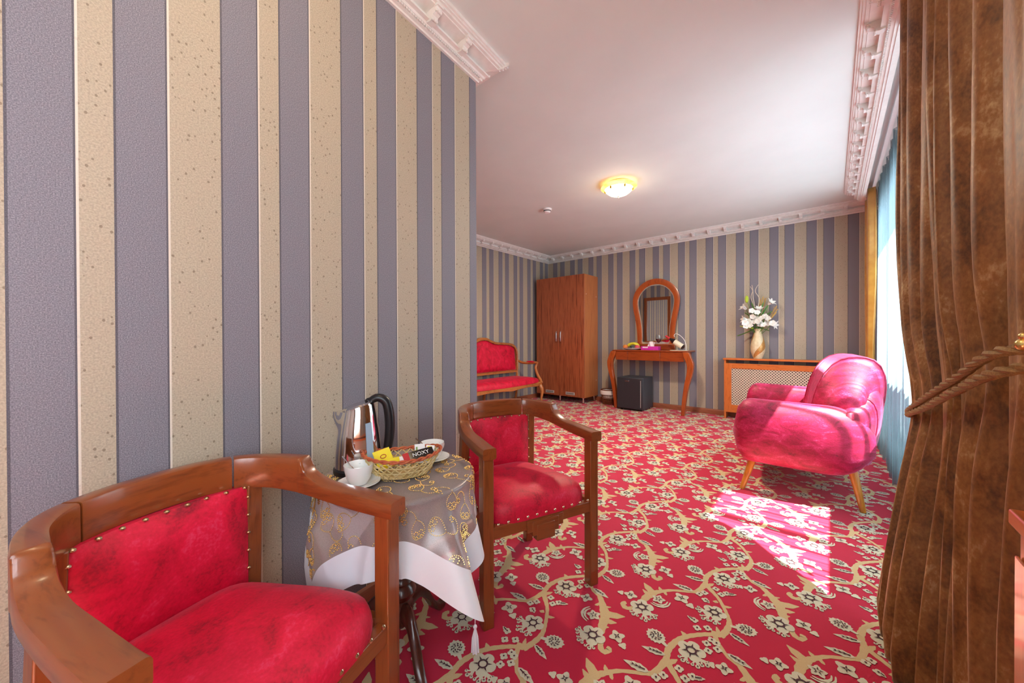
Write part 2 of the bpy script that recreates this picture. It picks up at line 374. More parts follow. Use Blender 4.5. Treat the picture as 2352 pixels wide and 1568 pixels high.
baseboard('baseboard_recess', (XL, YR, 0), 0, CORNER.x-XL, 'brown wooden baseboard under the recess wall')

# windows
def window(name, y0, y1, z0, z1, n, transom, label):
    x0, x1 = XW+.04, XW+.10; t = .055
    b = MB().box(x0, x1, y0, y1, z0, z0+t).box(x0, x1, y0, y1, z1-t, z1)
    w = (y1-y0)/n
    for i in range(n+1):
        yy = min(max(y0+i*w-t/2, y0), y1-t); b.box(x0, x1, yy, yy+t, z0+t, z1-t)
    if transom: b.box(x0+.005, x1-.005, y0, y1, transom-.03, transom+.03)
    o = b.build(name, 'pvc', smooth=False); struct(o, label)
    for i in range(n):
        a, c = y0+i*w+t/2-.005, y0+(i+1)*w-t/2+.005
        if transom:
            MB().box(x0+.028, x0+.032, a, c, z0+t, transom-.03).build('pane', 'frost', o, smooth=False)  # frosted lower pane added to diffuse the sun and bound its floor patch
            MB().box(x0+.028, x0+.032, a, c, transom+.03, z1-t).build('pane', 'glass', o, smooth=False)
        else: MB().box(x0+.028, x0+.032, a, c, z0+t, z1-t).build('pane', 'glass', o, smooth=False)
    return o
window('window_1', *W1, 4, .94, 'tall white framed balcony window behind the voile curtain')
window('window_2', *W2, 2, None, 'white framed window above the radiator cover beside the brown curtain')

# carpet pattern: motifs traced on the floor, repeated on the woven lattice
LAT = .494
def carpet():
    c2 = lambda p: floor_pt(1420+p[0]/4.055, 1300+p[1]/4.055)
    V, B, D = MB(), MB(), MB(); ZV, ZB, ZD = 0, 1, 2; lay = [0, 0, 0]
    def zz(k): lay[k] += 1; return (.0006, .0016, .0034)[k]+lay[k]*.0000045
    def ribbon(mb, pts, w, z, n=14, fl=True):
        q = cr([(*(c2(p) if fl else p),) for p in pts], n); ws = w if isinstance(w, list) else [w]*2; vs = []; z = zz(z)
        for i, p in enumerate(q):
            a, b_ = q[max(i-1, 0)], q[min(i+1, n)]; dx, dy = b_[0]-a[0], b_[1]-a[1]; l = math.hypot(dx, dy) or 1
            u = i/n*(len(ws)-1); k = min(int(u), len(ws)-2); h = lerp(ws[k], ws[k+1], u-k)/2*(1+.18*(i % 2))
            vs += [(p[0]-dy/l*h, p[1]+dx/l*h, z), (p[0]+dy/l*h, p[1]-dx/l*h, z)]
        mb.add(vs, [(2*i, 2*i+2, 2*i+3, 2*i+1) for i in range(n)])
    def star(mb, c, fn, z, n=24, rot=0):
        z = zz(z)
        vs = [(c[0], c[1], z)]+[(c[0]+fn(2*pi*k/n)*cos(2*pi*k/n+rot), c[1]+fn(2*pi*k/n)*sin(2*pi*k/n+rot), z) for k in range(n)]
        mb.add(vs, [(0, k+1, (k+1) % n+1) for k in range(n)])
    def dash(c, ang, r0, r1, w=.004):
        ux, uy, z = cos(ang), sin(ang), zz(2); D.add([(c[0]+ux*r0-uy*w/2, c[1]+uy*r0+ux*w/2, z), (c[0]+ux*r0+uy*w/2, c[1]+uy*r0-ux*w/2, z), (c[0]+ux*r1, c[1]+uy*r1, z)], [(0, 1, 2)])
    def flower(p, r, st=()):
        c = c2(p); a0 = random.random()
        star(B, c, lambda a: r*(.74+.26*abs(cos(2.5*a))**.6), ZB, 30, a0)
        n = 16; z = zz(2)
        ring = [(c[0]+k*cos(2*pi*i/n), c[1]+k*sin(2*pi*i/n), z) for i in range(n) for k in (r*.26, r*.38)]
        D.add(ring, [(2*i, 2*i+1, (2*i+3) % (2*n), (2*i+2) % (2*n)) for i in range(n)])
        for i in range(6): dash(c, a0+i*pi/3+.3, r*.38, r*.72, .006)
        for q in st:
            e = c2(q); dx, dy = e[0]-c[0], e[1]-c[1]; L = math.hypot(dx, dy); a = math.atan2(dy, dx)
            s0 = (c[0]+cos(a)*r*.8, c[1]+sin(a)*r*.8)
            ribbon(B, [s0, ((s0[0]+e[0])/2+.004, (s0[1]+e[1])/2), e], [.010, .006], ZB, 4, False); star(B, e, lambda t: .0075, ZB, 8)
            for sg in (-1, 1):
                f = (lerp(s0[0], e[0], .75)-sin(a)*sg*.014, lerp(s0[1], e[1], .75)+cos(a)*sg*.014); ribbon(B, [s0, f], [.006, .004], ZB, 2, False); star(B, f, lambda t: .006, ZB, 7)
                star(D, f, lambda t: .0022, ZD, 5)
            star(D, e, lambda t: .003, ZD, 5)
    def daisy(base, tip, wr):
        a, b_ = c2(base), c2(tip); L = math.hypot(b_[0]-a[0], b_[1]-a[1]); an = math.atan2(b_[1]-a[1], b_[0]-a[0])
        c = (lerp(a[0], b_[0], .6), lerp(a[1], b_[1], .6)); r = L*.42
        ribbon(B, [a, c], [.010, .014], ZB, 3, False)
        star(B, c, lambda t: r*(1-(1-wr)*abs(sin(t)))*(1+.09*cos(14*t)), ZB, 42, an)
        for k, rr in ((9, .62), (6, .30)):
            for i in range(k):
                t = an+2*pi*i/k; dash((c[0]+cos(t)*r*rr*.7, c[1]+sin(t)*r*rr*.7), t+1.0, 0, r*.3, .006)
    def leaf(base, tip, w=.3):
        a, b_ = c2(base), c2(tip); dx, dy = b_[0]-a[0], b_[1]-a[1]; n = 8; vs = []; z = zz(1)
        for i in range(n+1):
            t = i/n; h = w*.5*sin(pi*t**.8)*(1+.25*(i % 2)); vs += [(a[0]+dx*t-dy*h, a[1]+dy*t+dx*h, z), (a[0]+dx*t+dy*h, a[1]+dy*t-dx*h, z)]
        B.add(vs, [(2*i, 2*i+2, 2*i+3, 2*i+1) for i in range(n)])
        an = math.atan2(dy, dx); L = math.hypot(dx, dy); dash((a[0]+dx*.15, a[1]+dy*.15), an, 0, L*.65, .005)
        for t in (.3, .45, .6): dash((a[0]+dx*t, a[1]+dy*t), an+.7, 0, L*.14); dash((a[0]+dx*t, a[1]+dy*t), an-.7, 0, L*.14)
    def tulip(p, tip):
        c, e = c2(p), c2(tip); an = math.atan2(e[1]-c[1], e[0]-c[0]); L = math.hypot(e[0]-c[0], e[1]-c[1]); r = L*.52
        star(B, c, lambda t: r*(.85+.22*cos(4*t+.4)), ZB, 24, an)
        star(B, (lerp(c[0], e[0], .78), lerp(c[1], e[1], .78)), lambda t: L*.24*(1+.25*cos(3*t)), ZB, 12, an)
        for k in range(4): dash(c, an+k*1.6+.5, r*.1, r*.55, .006)
    def small(p, r=.0145):
        c = c2(p); star(B, c, lambda t: r*(.72+.3*abs(cos(2*t))), ZB, 16, random.random()); star(D, c, lambda t: r*.24, ZD, 6)
    def bud(p, o):
        c, e = c2(p), c2(o); an = math.atan2(e[1]-c[1], e[0]-c[0]); star(B, c, lambda t: .026*(.85+.2*cos(5*t)), ZB, 20, an)
        for k, rr in enumerate((.034, .044)):
            ribbon(B, [(c[0]+rr*cos(an+t), c[1]+rr*sin(an+t)) for t in (-1.1, -.55, 0, .55, 1.1)], [.003, .009, .003], ZB, 10, False)
        for k in range(5): dash(c, an+k*1.25, .005, .017, .005)
    S = ribbon
    S(V, [(955, 650), (860, 635), (740, 640), (620, 660), (540, 700), (470, 770), (450, 850), (445, 930)], [.015, .017, .02, .018], ZV, 26)
    S(V, [(810, 170), (880, 240), (940, 310), (990, 400), (1020, 470), (1035, 540), (1000, 610), (950, 655)], [.022, .013, .012, .018, .022], ZV, 24)
    S(V, [(815, 165), (740, 232), (650, 236), (500, 225), (400, 235), (330, 250), (260, 290), (220, 340)], [.022, .016, .012, .018, .03, .02], ZV, 24)
    S(V, [(1135, 5), (1160, 60), (1250, 150), (1340, 200), (1430, 290), (1500, 370), (1530, 450), (1560, 520)], [.02, .013, .012, .022, .034, .03, .02], ZV, 24)
    daisy((455, 750), (285, 590), .82); daisy((1045, 560), (1290, 620), .8)
    leaf((440, 830), (215, 745), .3); leaf((1030, 620), (1225, 750), .28); leaf((1010, 815), (1255, 965), .3); leaf((700, 232), (505, 165), .32)
    flower((680, 790), .045, ((740, 940), (830, 930), (600, 880))); flower((895, 435), .042, ((735, 400), (790, 490), (900, 535)))
    flower((220, 385), .045, ((255, 510), (345, 485), (140, 450))); flower((1500, 540), .046, ((1325, 490), (1400, 580), (1540, 650)))
    tulip((115, 270), (0, 240)); tulip((590, 300), (695, 392)); tulip((1230, 215), (1110, 188)); tulip((1725, 550), (1860, 655))
    bud((375, 310), (420, 390)); bud((1395, 365), (1320, 350))
    S(V, [(200, 335), (120, 392), (60, 380), (45, 345), (75, 338)], [.012, .016, .02, .018, .014], ZV, 10)
    S(V, [(1580, 540), (1635, 640), (1700, 682), (1730, 660), (1690, 640)], [.02, .018, .018, .018, .012], ZV, 10)
    for a, b_, w in (((330, 255), (240, 155), .03), ((300, 275), (228, 215), .018), ((405, 232), (380, 192), .014), ((430, 235), (452, 272), .012), ((1490, 350), (1685, 378), .032), ((1500, 400), (1645, 432), .024), ((1425, 285), (1505, 295), .012),
                     ((1385, 262), (1345, 275), .012), ((970, 370), (1055, 385), .014), ((945, 640), (915, 565), .014), ((650, 660), (585, 605), .016), ((460, 900), (550, 870), .018), ((925, 330), (880, 325), .014), ((1520, 450), (1600, 470), .016)):
        S(V, [a, ((a[0]+b_[0])/2, (a[1]+b_[1])/2+4), b_], [w*.9, w, .003], ZV, 5)
    for p in ((910, 215), (960, 268), (1010, 258), (755, 262), (812, 318), (805, 250), (735, 578), (832, 580), (708, 505), (872, 692), (822, 722), (925, 780), (838, 792), (915, 722)): small(p)
    leaf((1015, 262), (1105, 272), .4); leaf((705, 505), (640, 462), .45); leaf((820, 320), (850, 350), .6)
    # everything into one cell, then tile
    for mb, nm, mt in ((V, 'vine_pattern', 'vine'), (B, 'blossom_pattern', 'blossom'), (D, 'outline_pattern', 'outline')):
        out = MB()
        for ix in range(-9, 4):
            for iy in range(-8, 12):
                ox, oy = ix*LAT, iy*LAT
                if not (XL-.8 < -.3+ox < XW+.8 and YF-.8 < 1.5+oy < YB+.8): continue
                fs = []
                for f in mb.f:
                    x = sum(mb.v[i][0] for i in f)/len(f)+ox; y = sum(mb.v[i][1] for i in f)/len(f)+oy
                    if XL < x < XW and YF < y < YB and not (y < YR-.06 and (Vector((x, y, 0))-P0).dot(NV) < -.03): fs.append(f)
                if fs: out.add([(a+ox, b_+oy, c) for a, b_, c in mb.v], fs)
        me = bpy.data.meshes.new(nm); me.from_pydata(out.v, [], out.f)
        bm = bmesh.new(); bm.from_mesh(me); bmesh.ops.delete(bm, geom=[v for v in bm.verts if not v.link_faces], context='VERTS')
        for f in bm.faces:
            if f.normal.z < 0: f.normal_flip()
        bm.to_mesh(me); bm.free(); me.materials.append(MT[mt])
        o = bpy.data.objects.new(nm, me); COL.objects.link(o); o.parent = fl; stuff(o)
carpet()

#OBJECTS
# ------------------------------------------------------------------ armchairs of the tea table
NAIL = MB().ball((0, 0, 0), .0060, 8, 5, sz=.75).mesh('nail_head', 'brass')
def rect_ring(c, tx, ty, w, z0, z1, r=.007, n=3):     # rounded rectangle across a path direction
    pts = []
    for sx, sz, a0 in ((1, 1, 0), (-1, 1, 90), (-1, -1, 180), (1, -1, 270)):
        for k in range(n):
            a = R_(a0+90*k/(n-1)); x = sx*(w/2-r)+r*cos(a); z = (z0+z1)/2+sz*((z1-z0)/2-r)+r*sin(a)
            pts.append(Vector((c[0]-ty*x, c[1]+tx*x, z)))
    return pts
RAIL = [(0, -.435, .748, .668, .040), (.08, -.429, .747, .667, .040), (.157, -.402, .744, .664, .040), (.205, -.345, .740, .657, .040), (.229, -.275, .738, .647, .042), (.2325, -.257, .733, .644, .042), (.235, -.243, .706, .642, .043),
        (.238, -.222, .688, .639, .045), (.242, -.175, .672, .633, .048), (.246, -.09, .666, .624, .051), (.249, 0, .660, .619, .053), (.249, .034, .659, .618, .053)]
def tub_chair(label, loc, ang):
    t = thing('tub_chair', label, 'chair', loc, ang-pi/2, 'wooden tub chairs at the tea table')
    pts = cr(RAIL, 66)
    def rail(q, sg=1):
        rings = []
        for i, p in enumerate(q):
            a, b = q[max(i-1, 0)], q[min(i+1, len(q)-1)]; d = Vector((b[0]-a[0], b[1]-a[1])).normalized()
            rings.append(rect_ring((p[0]*sg, p[1]), d.x*sg, d.y, p[4], p[3], p[2]))
        return MB().loft(rings)
    split = 12
    e_ = tuple(lerp(a, b, .55) for a, b in zip(pts[split-2], pts[split-1])); half_ = pts[:split-1]+[e_]
    cen = [(-p[0],)+p[1:] for p in reversed(half_[1:])]+half_
    rail(cen).build('crest_rail', 'mahogany_x', t)
    for sg in (1, -1):
        rail(pts[split-1:], sg).build('arm', 'mahogany', t)
        MB().box(sg*.248-.021, sg*.248+.021, -.021, .021, 0, .625).build('leg', 'mahogany_z', t, bevel=.003)
        b = MB(); b.loft([[Vector((sg*x+dx, y+dy, z)) for dx, dy in ((-.019, -.019), (.019, -.019), (.019, .019), (-.019, .019))] for x, y, z in ((.190, -.430, 0), (.182, -.405, .35), (.176, -.388, .67))])
        b.build('leg', 'mahogany_z', t, bevel=.003)
    # upholstered back
    def yb(x): return interp([(0, -.415), (.08, -.410), (.16, -.388), (.2, -.36)], abs(x))
    def back(u, v):
        a = u*2*pi; x0 = cos(a); z0 = sin(a); k = max(abs(x0), abs(z0)); sx, sz = x0/k*(v), z0/k*(v)
        x = sx*.160; z = .532+sz*.136; bulge = .030*(1-abs(sx)**4)*(1-abs(sz)**4)
        return Vector((x, yb(x)+.012+bulge, z))
    b = MB().grid(back, 64, 10, True)
    b.loft([[back(i/64, 1)+Vector((0, dy, 0)) for i in range(64)] for dy in (0, -.028)])
    br = b.build('backrest', 'red', t)
    for i in range(9): x = lerp(-.152, .152, i/8); shared('nail_head', NAIL, br, (x, yb(x)+.014, .666))
    for sg in (-1, 1):
        for i in range(5): shared('nail_head', NAIL, br, (sg*.159, yb(.159)+.014, lerp(.455, .64, i/4)))
    # seat
    def outline(a):
        x = cos(a); y = sin(a); k = (abs(x)**5+abs(y)**5)**(-.2); x *= k; y *= k
        yy = -.190+y*.212; w = lerp(.165, .232, sm((yy+.39)/.36)); return x*w, yy
    prof = [(.96, .352), (1.0, .36), (1.005, .385), (.995, .405), (.96, .425), (.86, .442), (.6, .458), (.3, .464), (.01, .466)]
    seat = MB().loft([[Vector((x*k, -.190+(y+.190)*k, z)) for x, y in (outline(2*pi*i/56) for i in range(56))] for k, z in prof]).build('seat', 'red', t)
    for i in range(11): shared('nail_head', NAIL, seat, (lerp(-.21, .21, i/10), .0215, .372), (R_(-90), 0, 0))
    for sg in (-1, 1):
        for i in range(7): y = lerp(-.34, -.05, i/6); shared('nail_head', NAIL, seat, (sg*(lerp(.165, .232, sm((y+.39)/.36))+.003), y, .372), (0, sg*R_(90), 0))
    ap = MB().box(-.228, .228, -.012, .017, .318, .362); ap.build('front_apron', 'mahogany_x', t, bevel=.002)
    f = MB().box(-.042, .042, -.008, .024, .268, .330).box(-.062, .062, -.009, .022, .290, .346).box(-.085, .085, -.010, .0205, .306, .352); f.build('apron_carving', 'mahogany_x', t, bevel=.002)
    for sg in (-1, 1):
        M = Matrix.Translation((sg*.217, -.205, .34)) @ Matrix.Rotation(sg*-R_(9.5), 4, 'Z'); MB().box(-.013, .013, -.195, .195, -.022, .022, M).build('side_apron', 'mahogany', t, bevel=.002)
    MB().box(-.18, .18, -.42, -.394, .318, .362).build('back_apron', 'mahogany_x', t, bevel=.002)
    return t
tub_chair('red velvet wooden tub chair with its arm beside the kettle end of the tea table', (-.7475, .25, 0), R_(19.7))
tub_chair('red velvet wooden tub chair between the tea table and the open carpet', (-.868, 1.186, 0), R_(-20.2))

# ------------------------------------------------------------------ tea table
TC = Vector((-1.095, .688, 0)); TR = .235; TZ = .600
t = thing('tea_table', 'small round dark wooden pedestal table under the sheer cloth', 'table', TC)
MB().lathe([(.05, TZ-.03), (.222, TZ-.028), (.23, TZ-.02), (.232, TZ-.008), (.226, TZ)], 48).build('table_top', 'darkwood', t)
MB().lathe([(.06, TZ-.03), (.055, TZ-.05), (.03, TZ-.07), (.026, .5), (.03, .42), (.037, .36), (.034, .30), (.026, .265), (.036, .255), (.04, .245), (.034, .235), (.044, .225), (.05, .21), (.044, .195), (.034, .185), (.04, .17), (.04, .11), (.02, .10), (.012, .085)], 24).build('pedestal', 'darkwood', t)
for k in range(3):
    a = R_(-14+120*k); b = MB(); path = cr([(.03, .15), (.08, .165), (.13, .12), (.17, .055), (.205, .022), (.232, .018)], 18); rr = cr([(.030,), (.030,), (.024,), (.019,), (.017,), (.016,)], 18); rings = []
    for (x, z), (h,) in zip(path, rr): rings.append([Vector((x*cos(a)-w*sin(a), x*sin(a)+w*cos(a), max(z+q*h, .001))) for w, q in ((-.012, -1), (.012, -1), (.016, -.3), (.013, .6), (.005, 1), (-.005, 1), (-.013, .6), (-.016, -.3))])
    b.loft(rings).build('leg', 'darkwood', t)
CA = .425; CROT = R_(-41)
def cloth_pt(u, v, lift=0):
    r = math.hypot(u, v); a = math.atan2(v, u); th = a+CROT
    if r < TR: x, y, z = r*cos(th), r*sin(th), TZ+.004+lift
    else:
        d = r-TR; f = .5+.5*cos(9*th+1.2+.8*sin(2*th)); g = .5+.5*cos(17*th+.5)
        o = .006+d*(.03+.42*f*sm(d/.16)+.12*g*sm(d/.12))
        wal = max(0, cos(th-R_(187))); o = min(o, lerp(o, .030, sm(wal*2.2-.55)))                 # the wall holds it back
        ch = max(0, cos(th-R_(62))); o *= 1-.75*sm(ch*2.2-1.1)                       # and the next chair
        nb = max(0, cos(th-R_(285))); o = min(o, lerp(o, .042, sm(nb*2.2-.8)))          # and the chair on the other side
        o += lift; rr = TR+min(d, .012)*.6+o; z = TZ+.004-max(0, d-.006)*.965
        sw = .10*sin(6*th+.4)*sm(d/.2)
        x, y = rr*cos(th+sw*.5), rr*sin(th+sw*.5)
    return Vector((x, y, z))
NG = 112
clo = thing('tablecloth', 'sheer organza tablecloth with gold embroidery and white satin border', 'tablecloth', TC)
inn, bor = MB(), MB()
vs = [cloth_pt(lerp(-CA, CA, i/NG), lerp(-CA, CA, j/NG)) for j in range(NG+1) for i in range(NG+1)]
fi, fb = [], []
for j in range(NG):
    for i in range(NG):
        m_ = max(abs((i+.5)/NG-.5), abs((j+.5)/NG-.5))*2*CA; q = (j*(NG+1)+i, j*(NG+1)+i+1, (j+1)*(NG+1)+i+1, (j+1)*(NG+1)+i); (fb if m_ > CA-.088 else fi).append(q)
for fs, nm, mt in ((fi, 'organza_centre', 'organza'), (fb, 'satin_border', 'satin')):
    b = MB(); used = sorted({k for f in fs for k in f}); ix = {k: n for n, k in enumerate(used)}; b.add([vs[k] for k in used], [tuple(ix[k] for k in f) for f in fs]); b.build(nm, mt, clo, ang=180)
emb = MB(); lim = CA-.095
def bead(u, v, r=.0021):
    if max(abs(u), abs(v)) > lim: return
    c = cloth_pt(u, v, .0022); emb.add([c+Vector(d)*r for d in ((1, 0, 0), (-1, 0, 0), (0, 1, 0), (0, -1, 0), (0, 0, 1), (0, 0, -1))], [(0, 2, 4), (2, 1, 4), (1, 3, 4), (3, 0, 4), (2, 0, 5), (1, 2, 5), (3, 1, 5), (0, 3, 5)])
rnd = random.Random(3)
for gx in range(-4, 5):
    for gy in range(-4, 5):
        u0, v0 = gx*.088+rnd.uniform(-.015, .015), gy*.088+rnd.uniform(-.015, .015); a0 = rnd.uniform(0, 6.28)
        for sg, A in ((1, a0), (-1, a0+2.1), (1, a0+4.2)):
            x, y, a = u0, v0, A
            for k in range(17):
                bead(x, y); a += sg*lerp(.05, .42, k/16); x += .0052*cos(a); y += .0052*sin(a)
            for k in range(7): bead(x+.007*cos(k*.9), y+.007*sin(k*.9), .0026)
stuff(emb.build('gold_embroidery', 'goldbead', clo, smooth=False))
for k in range(4):
    sx, sy = ((1, 1), (-1, 1), (-1, -1), (1, -1))[k]; p = cloth_pt(sx*CA, sy*CA); b = MB(); L = min(.10, p.z-.02)
    b.tube([p+Vector((0, 0, .004)), p-Vector((0, 0, L*.25))], .0012, 5); b.ball(p-Vector((0, 0, L*.28)), .006, 8, 6)
    for i in range(14):
        a = i*2*pi/14; rr = .007+.003*(i % 2); b.tube([p-Vector((0, 0, L*.3)), p+Vector((rr*cos(a)*.8, rr*sin(a)*.8, -L*.6)), p+Vector((rr*cos(a), rr*sin(a), -L))], .0022, 5)
    b.build('tassel', 'satin', clo)
TT = TZ+.0075
# kettle
kt = thing('electric_kettle', 'polished steel electric kettle with black handle at the wall side of the tea table', 'kettle', (-1.212, .602, TT), R_(238))
MB().lathe([(.074, 0), (.079, .004), (.079, .016), (.072, .022), (.06, .022)], 36).build('power_base', 'black', kt)
def kr(z): return interp([(.02, .074), (.06, .073), (.12, .068), (.18, .059), (.215, .052)], z)
def kbody(a, z):
    sp = max(0, cos(a))**14*sm((z-.135)/.08)*.027; return Vector(((kr(z)+sp)*cos(a), (kr(z)+sp*.2)*sin(a), z+.004*max(0, cos(a))**8*sm((z-.17)/.045)-.014*cos(a)*sm((z-.1)/.115)))
MB().loft([[kbody(2*pi*i/64, z) for i in range(64)] for z in [.022+.193*k/20 for k in range(21)]], caps=True).build('body', 'steel', kt, ang=60)
MB().lathe([(.052, -.002), (.051, .005), (.044, .010), (.038, .0085), (.018, .011), (.002, .012)], 32).build('lid', 'steel', kt, loc=(0, 0, .2145), rot=(0, R_(15.5), 0))
MB().ball((-.034, 0, .234), .011, 10, 6, sx=1.3).build('lid_latch', 'black', kt)
MB().tube(cr([(-.036, 0, .232), (-.062, 0, .244), (-.090, 0, .226), (-.100, 0, .17), (-.099, 0, .11), (-.090, 0, .06), (-.072, 0, .045)], 22), [.014+.006*sin(pi*i/22) for i in range(23)], 12, flat=.85).build('handle', 'black', kt)
g = MB(); ga = R_(124)
g.loft([[kbody(ga+w*d, z)*1.0+Vector((cos(ga)*.0025, sin(ga)*.0025, 0)) for w, d in ((-1, .17), (-.5, .17), (0, .17), (.5, .17), (1, .17))] for z in [.045+.12*k/8 for k in range(9)]], caps=False, closed=False)
g.build('water_gauge', 'waterglass', kt)
# cups
def cup_set(x, y, ang, sp, lab_c, lab_s, lab_p):
    s_ = MB().lathe([(.030, 0), (.033, .002), (.058, .009), (.063, .013), (.062, .0145), (.050, .009), (.030, .005), (.002, .0045)], 36).build('saucer', 'china', loc=(x, y, TT)); tag(s_, lab_s, 'saucer', 'saucers on the tea table')
    c = thing('teacup', lab_c, 'cup', (x, y, TT+.0055), ang, 'white cups on the tea table')
    MB().lathe([(.020, 0), (.024, .001), (.026, .004), (.035, .02), (.041, .045), (.043, .060), (.0414, .060), (.039, .045), (.033, .02), (.022, .007), (.002, .006)], 32).build('bowl', 'china', c)
    MB().tube(cr([(.039, 0, .048), (.055, 0, .050), (.061, 0, .036), (.052, 0, .022), (.035, 0, .020)], 12), .0035, 8).build('handle', 'china', c)
    p = thing('teaspoon', lab_p, 'spoon', (x, y, TT+.017), sp, 'spoons in the cups')
    MB().tube([(-.012, 0, .002), (.018, 0, .030), (.06, 0, .066)], [.0016, .0016, .0026], 6).build('shaft', 'chrome', p); MB().ball((-.017, 0, .0), .009, 8, 6, sz=.35).build('spoon_bowl', 'chrome', p)
cup_set(-1.087, .540, R_(150), R_(205), 'white cup in front of the kettle by the chair arm', 'white saucer under the cup by the kettle', 'metal spoon leaning in the cup by the kettle')
cup_set(-1.112, .832, R_(100), R_(235), 'white cup behind the wicker basket', 'white saucer under the cup behind the wicker basket', 'metal spoon in the cup behind the wicker basket')
# basket
BA = math.atan2(.86, .51)
bk = thing('wicker_basket', 'small oval open-weave cane basket with red-brown plaited rim', 'basket', (-1.062, .676, TT), BA)
def bsk(a, v):                                    # a round, v bottom..top
    rx, ry = lerp(.078, .122, v**.8), lerp(.046, .078, v**.8); rise = .062+.014*cos(a)**2; return Vector((rx*cos(a), ry*sin(a), .003+v*rise))
NB = 26
b = MB()
for fam in (1, -1):
    for k in range(NB):
        a0 = 2*pi*k/NB; p = []
        for i in range(9): v = i/8; q = bsk(a0+fam*v*.62, v); o = .0012*(1 if (i+fam) % 2 else -1); p.append(q+Vector((cos(a0)*o, sin(a0)*o, 0)))
        b.tube(p, .0021, 5)
for v in (.02, .33, .62): b.tube([bsk(2*pi*i/48, v) for i in range(49)], .0019, 5)
b.build('cane_weave', 'wicker', bk)
MB().lathe([(.001, .002), (1, .002), (1, .005), (.001, .005)], 32, sx=.078, sy=.046).build('basket_floor', 'wicker', bk)
b = MB()
for ph in (0, pi):
    b.tube([bsk(2*pi*i/150, 1.0)+Vector((cos(2*pi*i/150)*.0032*cos(ph+i*.55), sin(2*pi*i/150)*.0032*cos(ph+i*.55), .0032*sin(ph+i*.55))) for i in range(151)], .0036, 6)
b.build('plaited_rim', 'wicker_red', bk)
BC = Vector((-1.062, .676, TT)); BM = Matrix.Translation(BC) @ Matrix.Rotation(BA, 4, 'Z')
def packet(name, label, cat, pos, rot, size, mat, group=None):
    e = thing(name, label, cat, BM @ Vector(pos), 0, group); e.rotation_euler = (Matrix.Rotation(BA, 3, 'Z') @ Matrix.Rotation(rot[2], 3, 'Z') @ Matrix.Rotation(rot[0], 3, 'X') @ Matrix.Rotation(rot[1], 3, 'Y')).to_euler()
    w, h, d = size; bb = MB()
    rings = []
    for k in range(7):
        v = k/6; th = d*(.12+.88*sin(pi*v)**.5); rings.append([Vector((x, y*th/2, v*h-h/2)) for x, y in ((-w/2, -1), (0, -1.15), (w/2, -1), (w/2, 1), (0, 1.15), (-w/2, 1))])
    bb.loft(rings).build('wrapper', mat, e); return e
# rotated so that the packet's -y face looks towards the open side of the basket (local -y)
e = packet('sugar_sachet', 'yellow sachet with red ring mark leaning in the wicker basket', 'sachet', (-.058, .000, .058), (R_(-38), R_(-14), R_(8)), (.054, .066, .004), 'yellow', 'sachets in the basket')
b = MB().tube([(.009*cos(a*.3491), -.0034, .008+.006*sin(a*.3491)) for a in range(19)], .0011, 5); b.build('ring_mark', 'redprint', e)
e = packet('sugar_sachet', 'yellow sachet with white end lying along the basket rim', 'sachet', (-.032, -.030, .056), (R_(-58), R_(86), R_(4)), (.026, .072, .006), 'yellow', 'sachets in the basket')
MB().box(-.0115, .0115, -.004, .004, .022, .034).build('white_end', 'white', e)
e = packet('tea_bag', 'white and yellow tea bag standing in the basket end by the far saucer', 'tea bag', (.056, .008, .062), (R_(-20), 0, R_(2)), (.034, .062, .004), 'white', 'tea bags in the basket')
MB().box(-.016, -.008, -.0034, -.0026, -.026, .012).build('yellow_print', 'yellow', e); MB().box(-.013, -.008, -.0035, -.0026, .012, .022).build('green_print', 'greenprint', e)
e = packet('tea_bag', 'yellow banded tea bag beside the white one in the basket', 'tea bag', (.086, .002, .060), (R_(-20), R_(8), R_(-6)), (.028, .056, .004), 'white', 'tea bags in the basket')
MB().box(-.010, .006, -.0034, -.0026, -.024, .024).build('yellow_band', 'yellow', e); MB().box(-.013, -.0105, -.0034, -.0026, -.02, .02).build('lilac_stripe', 'purple', e)
e = packet('snack_bar', 'black foil snack bar with white lettering in the wicker basket', 'snack', (.050, -.018, .066), (R_(-48), R_(80), R_(6)), (.032, .100, .008), 'blackfoil')
MB().box(-.0155, .0155, -.0052, .0052, -.050, -.032).build('red_tip', 'redprint', e)
fc = bpy.data.curves.new('letters', 'FONT'); fc.body = 'NOXY'; fc.size = .019; fc.extrude = .0003; fc.align_x = 'CENTER'; fc.align_y = 'CENTER'
fo = bpy.data.objects.new('letters', fc); me = bpy.data.meshes.new_from_object(fo); bpy.data.objects.remove(fo)
me.materials.append(MT['white']); lo = shared('lettering', me, e, (0, -.0060, .006)); lo.rotation_euler = Matrix(((0, -1, 0), (0, 0, -1), (1, 0, 0))).to_euler()

# ------------------------------------------------------------------ pink armchair
ac = thing('armchair', 'wide rounded pink crushed-velvet armchair on splayed honey wood legs', 'armchair', (-.165, 3.585, 0), R_(185-90))
